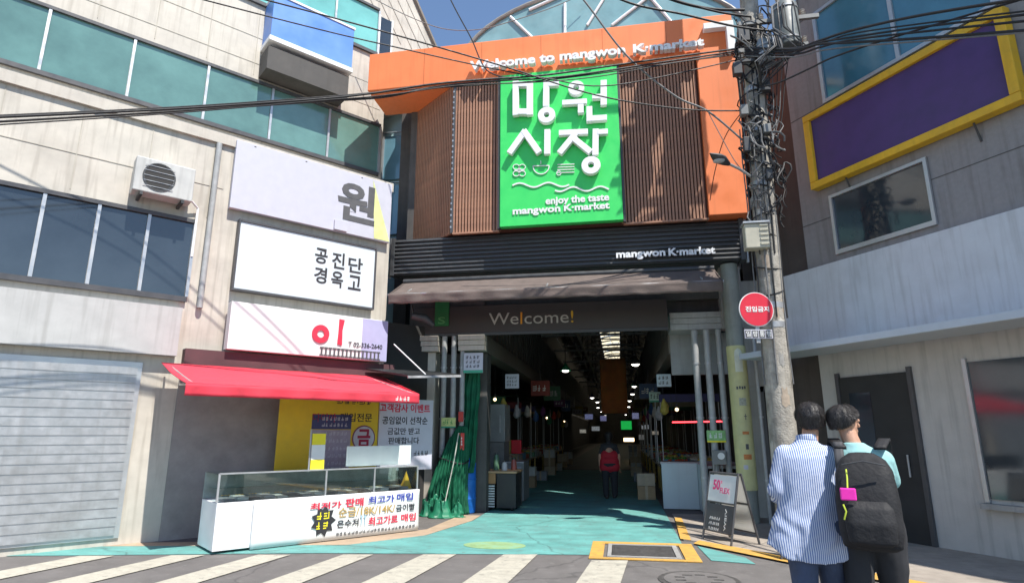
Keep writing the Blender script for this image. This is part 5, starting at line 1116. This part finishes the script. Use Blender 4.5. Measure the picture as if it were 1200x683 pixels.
for i, (x0, x1, x2) in enumerate([(898, 903, 890), (905, 912, 897), (912, 915, 900), (918, 918, 899), (924, 921, 903)]):
    cable(['leftmost', 'second', 'third', 'fourth', 'rightmost'][i] + ' loose cable hanging beside the pole', [(x0, 55 + 3 * i), ((x0 + x1) / 2 - 3, 100), (x1 - 6, 130 + 4 * i), (x2, 168 + 5 * i)], 9.45, 9.5, .008, [M_cable, M_cableg][i % 2])
cable('thin cable loop over the orange side panel', [(872, 128), (850, 160), (838, 200), (832, 235)], 9.5, 10.6, .008)
cable('thin cable from the lamp arm down the orange panel', [(828, 128), (845, 160), (862, 190), (876, 206)], 9.3, 9.5, .007, M_cableg)
# ------------------------------------------------------------------ A-BOARDS
def aboard(name, label, fr, wd, h, spread, printed):
    t = thing(name, label, 'sign stand', fr, (0, 0, 0))
    def leaf(sg):
        for x in (-wd / 2, wd / 2): MB().tube([(x, sg * spread / 2, .012), (x, sg * .02, h)], .016, 8).part('frame_leg', M_darkframe, t)
        for z in (.16, h - .015, h * .57):
            y = sg * (spread / 2 + (.02 - spread / 2) * z / h); MB().cyl((-wd / 2, y, z), (wd / 2, y, z), .014, n=8).part('frame_rail', M_darkframe, t)
    leaf(-1); leaf(1)
    def Mx(sg):
        a = math.atan2(spread / 2 - .02, h)
        return Matrix.Translation((0, sg * spread / 2, 0)) @ Matrix.Rotation(-a if sg < 0 else a, 4, 'X')
    for sg in (-1, 1):
        Mm = Mx(sg)
        up_m = M_print if sg < 0 else MATS.setdefault('board_back', None) or MATS.update(board_back=mat_skylight('board_back', (.85, .85, .84))) or MATS['board_back']
        MB().box(-wd / 2 + .02, wd / 2 - .02, -.008, .008, h * .58, h - .02, Mm).part('upper_panel', up_m, t)
        MB().box(-wd / 2 + .02, wd / 2 - .02, -.008, .008, .17, h * .56, Mm).part('lower_panel', M_inkgrey if sg < 0 else MATS['board_back'], t)
    if printed:
        Mm = Mx(-1); b = BASE[t.name]
        for o in (text(t, '50', -.19, -.04, h * .76, h * .91, -.010, M_inkpink, .03, .003) + text(t, 'FLEX', -.03, .17, h * .72, h * .80, -.010, M_inkpink, .01, .003) + text(t, '%', -.03, .0, h * .86, h * .9, -.010, M_inkpink, .0, .003)
                  + text(t, 'VIEW', .11, .40, .30, .35, -.010, M_print, .01, .003) + [marks(t, -.2, .03, h * .33 - .07 * k, h * .33 - .07 * k + .04, -.009, M_print, n=6) for k in range(3)]):
            me = o.data
            vert = abs(max(v.co.x for v in me.vertices) - .40) < .01
            for v in me.vertices:
                p = v.co + b
                if vert: p = Vector((.16 - (p.z - .30) * .7 + .0, p.y, .48 - (p.x - .11)))
                v.co = (Mm @ p) - b
    return t
pA, pB = PG(824, 632), PG(857, 643)
dv = pB - pA; ang = math.atan2(dv.y, dv.x)
# front face looks to the left of the camera
aboard('sandwich_board', 'black framed sandwich board with pink fifty percent poster', Frame(1.46, 9.34, R(-60)), .60, .95, .48, True)
aboard('sandwich_board', 'second low black sandwich board half hidden behind the striped shirt', Frame(2.18, 8.12, R(-50)), .5, .9, .45, False)
# ------------------------------------------------------------------ PEOPLE (local frame: facing +y, feet at z 0)
M_skin = mat('skin', (.48, .27, .18), .55, .16, 14, bump=.12, bscale=160)
M_hair = mat('hair_black', (.035, .031, .030), .5, .85, 95, spec=.5)  # strong colour variation paints mottled highlights into the hair
M_denim = mat('denim', (.055, .075, .13), .85, .2, 8, bump=.2, bscale=60)
def remesh(m, vox, it=4):
    me = bpy.data.meshes.new('b'); me.from_pydata([tuple(p) for p in m.v], [], m.f)
    o = bpy.data.objects.new('b', me); COL.objects.link(o)
    r = o.modifiers.new('r', 'REMESH'); r.mode = 'VOXEL'; r.voxel_size = vox
    s_ = o.modifiers.new('s', 'SMOOTH'); s_.iterations = it; s_.factor = .5
    e = bpy.data.meshes.new_from_object(o.evaluated_get(bpy.context.evaluated_depsgraph_get()))
    q = MB(); q.v = [v.co.copy() for v in e.vertices]; q.f = [tuple(p.vertices) for p in e.polygons]; q.smooth = True
    bpy.data.objects.remove(o); bpy.data.meshes.remove(me); bpy.data.meshes.remove(e)
    return q
def hand(m, wrist, fwd, out, s=1.0):
    """palm plus four curled fingers and a thumb leaving the side of the palm"""
    f = Vector(fwd).normalized(); o = Vector(out); o = (o - f * o.dot(f)).normalized(); n = f.cross(o)
    w_ = Vector(wrist)
    for k in range(4):
        b = w_ + o * ((k - 1.5) * .021 * s)
        m.capsule(b + f * .02 * s, .016 * s, b + f * .085 * s, .0125 * s, 10)
        ln = [.036, .042, .039, .030][k] * s
        p0 = b + f * .088 * s; p1 = p0 + (f + n * .35).normalized() * ln; p2 = p1 + (f + n * 1.1).normalized() * ln * .75; p3 = p2 + (f * .5 + n * 1.2).normalized() * ln * .5
        m.capsule(p0, .0105 * s, p1, .0095 * s, 8); m.capsule(p1, .0095 * s, p2, .009 * s, 8); m.capsule(p2, .009 * s, p3, .0078 * s, 8)
    t0 = w_ - o * .03 * s + f * .025 * s; t1 = t0 + (f * .6 - o * .8).normalized() * .042 * s; t2 = t1 + (f - o * .15 + n * .3).normalized() * .034 * s
    m.capsule(t0, .016 * s, t1, .0125 * s, 8); m.capsule(t1, .0125 * s, t2, .0095 * s, 8)
def headparts(m, c, s, turn):
    """skull, jaw, nose, ears round head centre c; the face looks along turn (angle from +y towards -x)"""
    Rz = Matrix.Rotation(turn, 3, 'Z'); c = Vector(c)
    def q(x, y, z): return c + Rz @ Vector((x, y, z)) * s
    m.sph(c + Rz @ Vector((0, -.012, .03)) * s, tuple(k * s for k in (.078, .095, .09)), 20, 14)
    m.capsule(q(0, .02, -.03), .066 * s, q(0, .042, -.075), .042 * s)
    m.capsule(q(0, .088, .012), .012 * s, q(0, .108, -.018), .014 * s, 8)
    for e in (-1, 1):
        m.capsule(q(e * .080, -.005, .018), .012 * s, q(e * .077, .0, -.022), .009 * s, 8); m.capsule(q(e * .083, -.018, .012), .010 * s, q(e * .081, -.012, -.005), .008 * s, 8)
        m.sph(q(e * .034, .078, .02), .017 * s, 8, 6); m.capsule(q(e * .012, .078, -.052), .012 * s, q(e * .026, .070, -.05), .008 * s, 8)
def hairmesh(c, s, turn, low=-.045, fringe=.03):
    Rz = Matrix.Rotation(turn, 3, 'Z'); c = Vector(c); m = MB(); m.smooth = True
    def fn(u, v):
        a = 2 * math.pi * u; fr_ = .5 + .5 * math.sin(a)         # 1 at the face side
        th0 = math.pi / 2; zlow = low + (.075 + fringe - low) * fr_ ** 2.2
        zt = .128; z = zt + (zlow - zt) * v ** 1.15
        k = (z - .03) / .1; rr = math.sqrt(max(0, 1 - min(1, abs(k)) ** 2)) if z > .03 else 1 - .30 * ((.03 - z) / .1) ** 1.25
        lump = 1 + 0.09 * noise.noise((math.cos(a) * 2.6, math.sin(a) * 2.6, z * 14)) 
        return c + Rz @ Vector((.091 * rr * math.cos(a) * lump, (-.012 + .107 * rr * math.sin(a) * lump), z * (1 + .02 * noise.noise((a * 3, v * 4, 2)))) ) * s
    m.grid(fn, 64, 22, wrap=True)
    rq_ = random.Random(5)
    for _ in range(5200):            # locks following the scalp downwards
        u = rq_.random(); v0 = rq_.random() ** .8 * .93; dv = rq_.uniform(.14, .36); du = rq_.uniform(-.05, .05) + .01; lift = rq_.choice((.003, .005, .008, .013)) * rq_.uniform(.6, 1.2); vs = []
        for k in range(4):
            f = k / 3; p = Vector(fn(u + du * f, min(v0 + dv * f, 1.06))); q = Vector(fn(u + du * f + .004, min(v0 + dv * f, 1.06)))
            d = (p - (c + Vector((0, 0, .03)) * s)).normalized(); sd_ = (q - p); sd_ = sd_.normalized() if sd_.length > 1e-6 else Vector((1, 0, 0)); wv = .0017 * (1 - .8 * f)
            o_ = p + d * lift * math.sin(.5 + f * 2.4); vs += [o_ - sd_ * wv, o_ + sd_ * wv]
        m.add(vs, [(0, 1, 3, 2), (2, 3, 5, 4), (4, 5, 7, 6)])
    return m
# --- man with the striped shirt, seen from behind, walking away to the right of the picture
def man_shirt():
    fr = Frame(1.30, 4.72, R(-4))
    t = thing('person', 'man from behind in a loose blue and white striped shirt and jeans', 'person', fr, (0, 0, 0))
    b = MB(); hc = (.065, .05, 1.585)
    headparts(b, hc, 1.0, R(-8))
    b.capsule((.03, .02, 1.38), .058, (.055, .035, 1.52), .055)
    b.capsule((-.11, 0, 1.31), .075, (.11, 0, 1.31), .075); b.capsule((0, .01, 1.24), .11, (0, .0, 1.0), .125); b.capsule((-.07, 0, .9), .125, (.07, 0, .9), .125)
    # arms: left bent forward at the elbow, right hanging
    b.capsule((-.165, 0, 1.32), .045, (-.215, -.02, 1.09), .040); b.capsule((-.215, -.02, 1.09), .040, (-.165, .21, 1.02), .03); hand(b, (-.165, .225, 1.02), (.25, .95, .0), (0, 0, 1))
    b.capsule((.15, 0, 1.32), .045, (.17, .06, 1.10), .038); b.capsule((.17, .06, 1.10), .038, (.16, .24, .93), .03); hand(b, (.16, .25, .92), (0, .8, -.55), (0, .5, 1))
    for e, fy in ((-1, -.1), (1, .14)):
        b.capsule((e * .09, 0, .86), .088, (e * .10, fy * .5, .47), .058); b.capsule((e * .10, fy * .5, .47), .056, (e * .10, fy - .03, .09), .04); b.capsule((e * .10, fy - .06, .045), .04, (e * .105, fy + .13, .035), .034)
    body = remesh(b, .0075).part('body', M_skin, t, smooth=True, hard=R(180))
    hairmesh(hc, 1.02, R(-8)).part('hair', M_hair, t, smooth=True, hard=R(180))
    # shirt: body loft plus sleeves, remeshed to one garment with folds
    s_ = MB()
    prof = [(.70, .215, .155, .015, -.01), (.78, .22, .16, .0, -.01), (.88, .215, .155, -.015, -.01), (1.0, .208, .15, -.01, -.01), (1.12, .208, .148, -.004, -.005), (1.25, .215, .142, 0, 0), (1.33, .20, .128, .0, .0), (1.385, .165, .105, .005, .005), (1.43, .085, .075, .01, .012), (1.46, .066, .066, .015, .018)]
    def shf(u, v):
        k = v * (len(prof) - 1); i = min(int(k), len(prof) - 2); f = k - i
        z, rx, ry, cx, cy = [prof[i][j] + (prof[i + 1][j] - prof[i][j]) * f for j in range(5)]
        a = 2 * math.pi * u; ca, sa = math.cos(a), math.sin(a)
        low = max(0, (1.05 - z) / .35)
        wob = 1 + low * .07 * math.sin(a * 7 + 1.3 * noise.noise((a, z * 3, 0)) * 3) + .035 * noise.noise((ca * 2.2, sa * 2.2, z * 7)) * (.4 + low)
        flare = max(0, -ca) ** 2 * low ** 1.5 * .12
        hem = -.055 * max(0, -sa) ** 1.5 * max(0, 1 - v * 6) if v < .17 else 0
        hem += .10 * max(0, ca * ca - .55) * max(0, 1 - v * 7) if v < .15 else 0
        return (cx + rx * wob * ca - flare, cy + ry * wob * sa - flare * .4, z + hem)
    s_.grid(shf, 72, 60, wrap=True)
    n0 = 72
    s_.f += [tuple(range(n0 - 1, -1, -1)), tuple(range(59 * n0, 60 * n0))]
    s_.capsule((-.14, 0, 1.345), .075, (-.215, -.02, 1.11), .070); s_.capsule((-.215, -.02, 1.11), .070, (-.185, .12, 1.05), .060)
    s_.capsule((.135, 0, 1.345), .072, (.17, .06, 1.10), .062); s_.capsule((.17, .06, 1.10), .060, (.165, .16, .97), .052)
    g_ = remesh(s_, .0095, 3)
    for i, p in enumerate(g_.v):        # cloth folds
        q = Vector((p.x * 7, p.y * 7, p.z * 3.0)); d = noise.noise(q) * .008 + .006 * math.sin(p.x * 55 + 14 * noise.noise((p.x * 3, p.z * 4, 1))) * max(0, 1 - abs(p.z - 1.0) / .35)
        g_.v[i] = p + Vector((p.x, p.y, 0)).normalized() * d
    M_shirt = mat_stripes('striped_shirt', (.62, .66, .74), (.13, .20, .42), .0135, 0)
    g_.part('shirt', M_shirt, t, smooth=True, hard=R(180))
    c_ = MB(); c_.grid(lambda u, v: (.018 + (.070 - .004 * v) * math.cos(2 * math.pi * u), .022 + (.070 - .004 * v) * math.sin(2 * math.pi * u), 1.435 + .045 * v - .012 * math.sin(2 * math.pi * u)), 32, 4, wrap=True); c_.part('collar', M_shirt, t, solid=.006, smooth=True)
    trousers(t, ((-1, -.1), (1, .14)), M_denim)
    for e, fy in ((-1, -.1), (1, .14)): shoe(t, e * .10, fy, mat('shoe_white', (.5, .5, .5), .6))
def trousers(t, legs, m_, sc=1.0):
    b = MB(); b.capsule((-.075, -.005, .88 * sc), .138, (.075, -.005, .88 * sc), .138)
    for e, fy in legs:
        b.capsule((e * .092, 0, .84 * sc), .118, (e * .102, fy * .5, .47 * sc), .082); b.capsule((e * .102, fy * .5, .47 * sc), .082, (e * .102, fy - .03, .10), .072)
    q = remesh(b, .012, 3)
    for i, p in enumerate(q.v): q.v[i] = p + Vector((p.x, p.y, 0)) * (.035 * noise.noise((p.x * 9, p.y * 9, p.z * 14)))
    q.part('trousers', m_, t, smooth=True, hard=R(180))
def shoe(t, x, fy, m_):
    b = MB(); b.capsule((x, fy - .055, .052), .05, (x, fy + .135, .042), .042); b.capsule((x, fy - .05, .05), .048, (x, fy - .04, .11), .05)
    q = remesh(b, .008, 2)
    for i, p in enumerate(q.v): q.v[i] = Vector((p.x, p.y, max(p.z, .012)))
    q.part('shoe', m_, t, smooth=True, hard=R(180))
man_shirt()
# --- second man on the right with a black backpack
def man_pack():
    fr = Frame(1.635, 4.65, R(-18))
    t = thing('person', 'man in a pale teal shirt wearing a black backpack, head turned right', 'person', fr, (0, 0, 0))
    b = MB(); hc = (-.07, .05, 1.565); tn = R(-52)
    headparts(b, hc, 1.0, tn)
    b.capsule((-.02, .01, 1.36), .058, (-.06, .035, 1.50), .054)
    b.capsule((-.10, 0, 1.29), .07, (.10, 0, 1.29), .07); b.capsule((0, .0, 1.22), .10, (0, 0, 1.0), .105); b.capsule((-.07, 0, .9), .12, (.07, 0, .9), .12)
    for e in (-1, 1):
        b.capsule((e * .135, .03, 1.30), .042, (e * .165, .17, 1.10), .040); b.capsule((e * .165, .17, 1.10), .039, (e * .07, .33, 1.20), .029); hand(b, (e * .066, .338, 1.205), (-e * .5, .6, .45), (0, .3, 1))
        fy = .10 * e; b.capsule((e * .09, 0, .86), .088, (e * .10, fy * .5, .47), .058); b.capsule((e * .10, fy * .5, .47), .056, (e * .10, fy - .03, .09), .04); b.capsule((e * .10, fy - .06, .045), .04, (e * .105, fy + .13, .035), .034)
    remesh(b, .0075).part('body', M_skin, t, smooth=True, hard=R(180))
    hairmesh(hc, 1.02, tn, low=-.03).part('hair', M_hair, t, smooth=True, hard=R(180))
    s_ = MB(); pr = [(.80, .175, .13, 0), (.9, .18, .135, 0), (1.05, .178, .135, 0), (1.2, .185, .135, .0), (1.31, .185, .12, .0), (1.37, .15, .095, -.01), (1.41, .085, .072, -.025), (1.435, .062, .062, -.035)]
    def tsf(u, v):
        k = v * (len(pr) - 1); i = min(int(k), len(pr) - 2); f = k - i; z, rx, ry, cx = [pr[i][j] + (pr[i + 1][j] - pr[i][j]) * f for j in range(4)]
        a = 2 * math.pi * u; wv = 1 + .03 * noise.noise((math.cos(a) * 2.5, math.sin(a) * 2.5, z * 6)); return (cx + rx * wv * math.cos(a), .005 + ry * wv * math.sin(a), z)
    s_.grid(tsf, 56, 40, wrap=True); s_.f += [tuple(range(55, -1, -1)), tuple(range(39 * 56, 40 * 56))]
    for e in (-1, 1): s_.capsule((e * .125, .01, 1.315), .078, (e * .165, .11, 1.18), .062)
    q = remesh(s_, .011, 4)
    q.part('shirt', mat('shirt_teal', (.30, .55, .55), .85, .1, 8, bump=.2, bscale=25), t, smooth=True, hard=R(180))
    trousers(t, ((-1, -.1), (1, .1)), mat('trousers_black', (.025, .026, .03), .85, .2, 8))
    for e in (-1, 1): shoe(t, e * .10, .1 * e, mat('shoe_black', (.03, .03, .03), .5))
    # backpack: a thing carried on the back
    bp = thing('backpack', 'bulky black backpack with bright pink tag on the right man', 'backpack', fr, (0, -.25, .78))
    M_pack = mat('pack_black', (.013, .013, .015), .75, .3, 10, bump=.25, bscale=40)
    def loft(pr, cy, ex, nm, amp):
        m = MB()
        def fn(u, v):
            k = v * (len(pr) - 1); i = min(int(k), len(pr) - 2); f = k - i; z, rx, ry, dy = [pr[i][j] + (pr[i + 1][j] - pr[i][j]) * f for j in range(4)]
            a = 2 * math.pi * u; ca, sa = math.cos(a), math.sin(a); g = (abs(ca) ** ex + abs(sa) ** ex) ** (-1 / ex); w_ = 1 + amp * noise.noise((ca * 3, sa * 3, z * 9))
            return (rx * g * ca * w_, cy + dy + ry * g * sa * w_, z)
        m.grid(fn, 48, 28, wrap=True); m.f += [tuple(range(47, -1, -1)), tuple(range(27 * 48, 28 * 48))]
        m.part(nm, M_pack, bp, smooth=True, hard=R(60))
    loft([(.78, .13, .07, 0), (.80, .165, .10, 0), (.90, .18, .115, -.01), (1.1, .178, .11, 0), (1.25, .165, .095, .02), (1.33, .13, .075, .035), (1.37, .07, .045, .045), (1.375, .03, .02, .045)], -.26, 4, 'main_bag', .05)
    loft([(.82, .10, .03, 0), (.84, .13, .05, 0), (.95, .14, .06, 0), (1.04, .13, .045, .01), (1.08, .10, .02, .02)], -.385, 4, 'front_pocket', .06)
    for e in (-1, 1):
        m = MB(); m.grid(lambda u, v: (e * (.115 + .035 * (u - .5) * 2) + e * .05 * math.sin(v * 3.1), -.155 + .31 * math.sin(v * math.pi) * (.5) + .18 * v, 1.40 + .055 * math.sin(v * 4.2) - .30 * max(0, v - .35)), 4, 16); m.part('shoulder_strap', M_pack, bp, solid=.02, smooth=True)
    m = MB(); m.grid(lambda u, v: (-.16 + .06 * u, -.14 + .012 * math.sin(v * 9) - .08 * (1 - v), 1.20 + .24 * v), 4, 10); m.part('side_strap', mat('strap_grey', (.05, .05, .055), .7), bp, solid=.014, smooth=True)
    MB().box(-.15, -.06, -.425, -.410, 1.085, 1.16).part('tag', mat('tag_pink', (.85, .03, .42), .5), bp, bevel=.012)
    MB().tube([(-.105, -.415, 1.16), (-.10, -.39, 1.22), (-.10, -.35, 1.27)], .005, 6).part('tag_cord', mat('cord_lime', (.5, .6, .05), .6), bp)
    for x, z in ((-.14, 1.02), (-.02, .92)): MB().tube([(x, -.42, z + .04), (x + .012, -.43, z), (x - .004, -.425, z - .05)], .005, 6).part('zip_cord', mat('cord_lime', (.5, .6, .05)), bp)
    MB().tube([(-.12, -.38, 1.3), (0, -.40, 1.325), (.12, -.38, 1.3)], .005, 6).part('zip', M_darksteel, bp)
man_pack()
# --- woman with a red vest far down the aisle, back to the camera
def woman():
    fr = Frame(-.28, 14.93, R(3)); S_ = .92
    t = thing('person', 'person from behind in a red vest over a dark shirt walking in the arcade', 'person', fr, (0, 0, 0))
    b = MB(); hc = (0, .03, 1.40)
    headparts(b, hc, .97, 0); b.capsule((0, 0, 1.2), .05, (0, .02, 1.33), .048)
    b.capsule((-.11, 0, 1.17), .07, (.11, 0, 1.17), .07); b.capsule((0, 0, 1.1), .115, (0, 0, .88), .115); b.capsule((-.07, 0, .8), .12, (.07, 0, .8), .12)
    for e in (-1, 1):
        b.capsule((e * .165, 0, 1.19), .047, (e * .225, -.02, .95), .038); b.capsule((e * .225, -.02, .95), .037, (e * .23, .03, .74), .027); hand(b, (e * .23, .033, .725), (0, .15, -1), (0, 1, 0), .92)
        fy = .06 * e; b.capsule((e * .085, 0, .76), .08, (e * .09, fy * .5, .41), .052); b.capsule((e * .09, fy * .5, .41), .05, (e * .09, fy - .02, .08), .037); b.capsule((e * .09, fy - .05, .04), .036, (e * .095, fy + .11, .032), .03)
    remesh(b, .0085).part('body', M_skin, t, smooth=True, hard=R(180))
    hairmesh(hc, 1.0, 0, low=-.08).part('hair', M_hair, t, smooth=True, hard=R(180))
    k = MB(); k.capsule((-.085, 0, 1.17), .098, (.085, 0, 1.17), .098); k.capsule((-.06, 0, 1.0), .118, (.06, 0, 1.0), .118); k.capsule((0, 0, 1.22), .07, (0, .01, 1.27), .06)
    for e in (-1, 1): k.capsule((e * .15, 0, 1.19), .06, (e * .20, -.01, 1.03), .052)
    remesh(k, .012, 4).part('shirt', mat('shirt_dark', (.03, .03, .034), .8), t, smooth=True, hard=R(180))
    k = MB(); k.capsule((-.08, 0, .98), .135, (.08, 0, .98), .135); k.capsule((-.09, 0, .84), .14, (.09, 0, .84), .14); k.capsule((-.10, 0, .72), .142, (.10, 0, .72), .142)
    remesh(k, .012, 4).part('vest', mat('vest_red', (.42, .015, .03), .8, .1), t, smooth=True, hard=R(180))
    trousers(t, ((-1, -.06), (1, .06)), mat('trousers_black', (.025, .026, .03)), .86)
    for e in (-1, 1): shoe(t, e * .09, .06 * e, mat('shoe_black', (.03, .03, .03)))
woman()
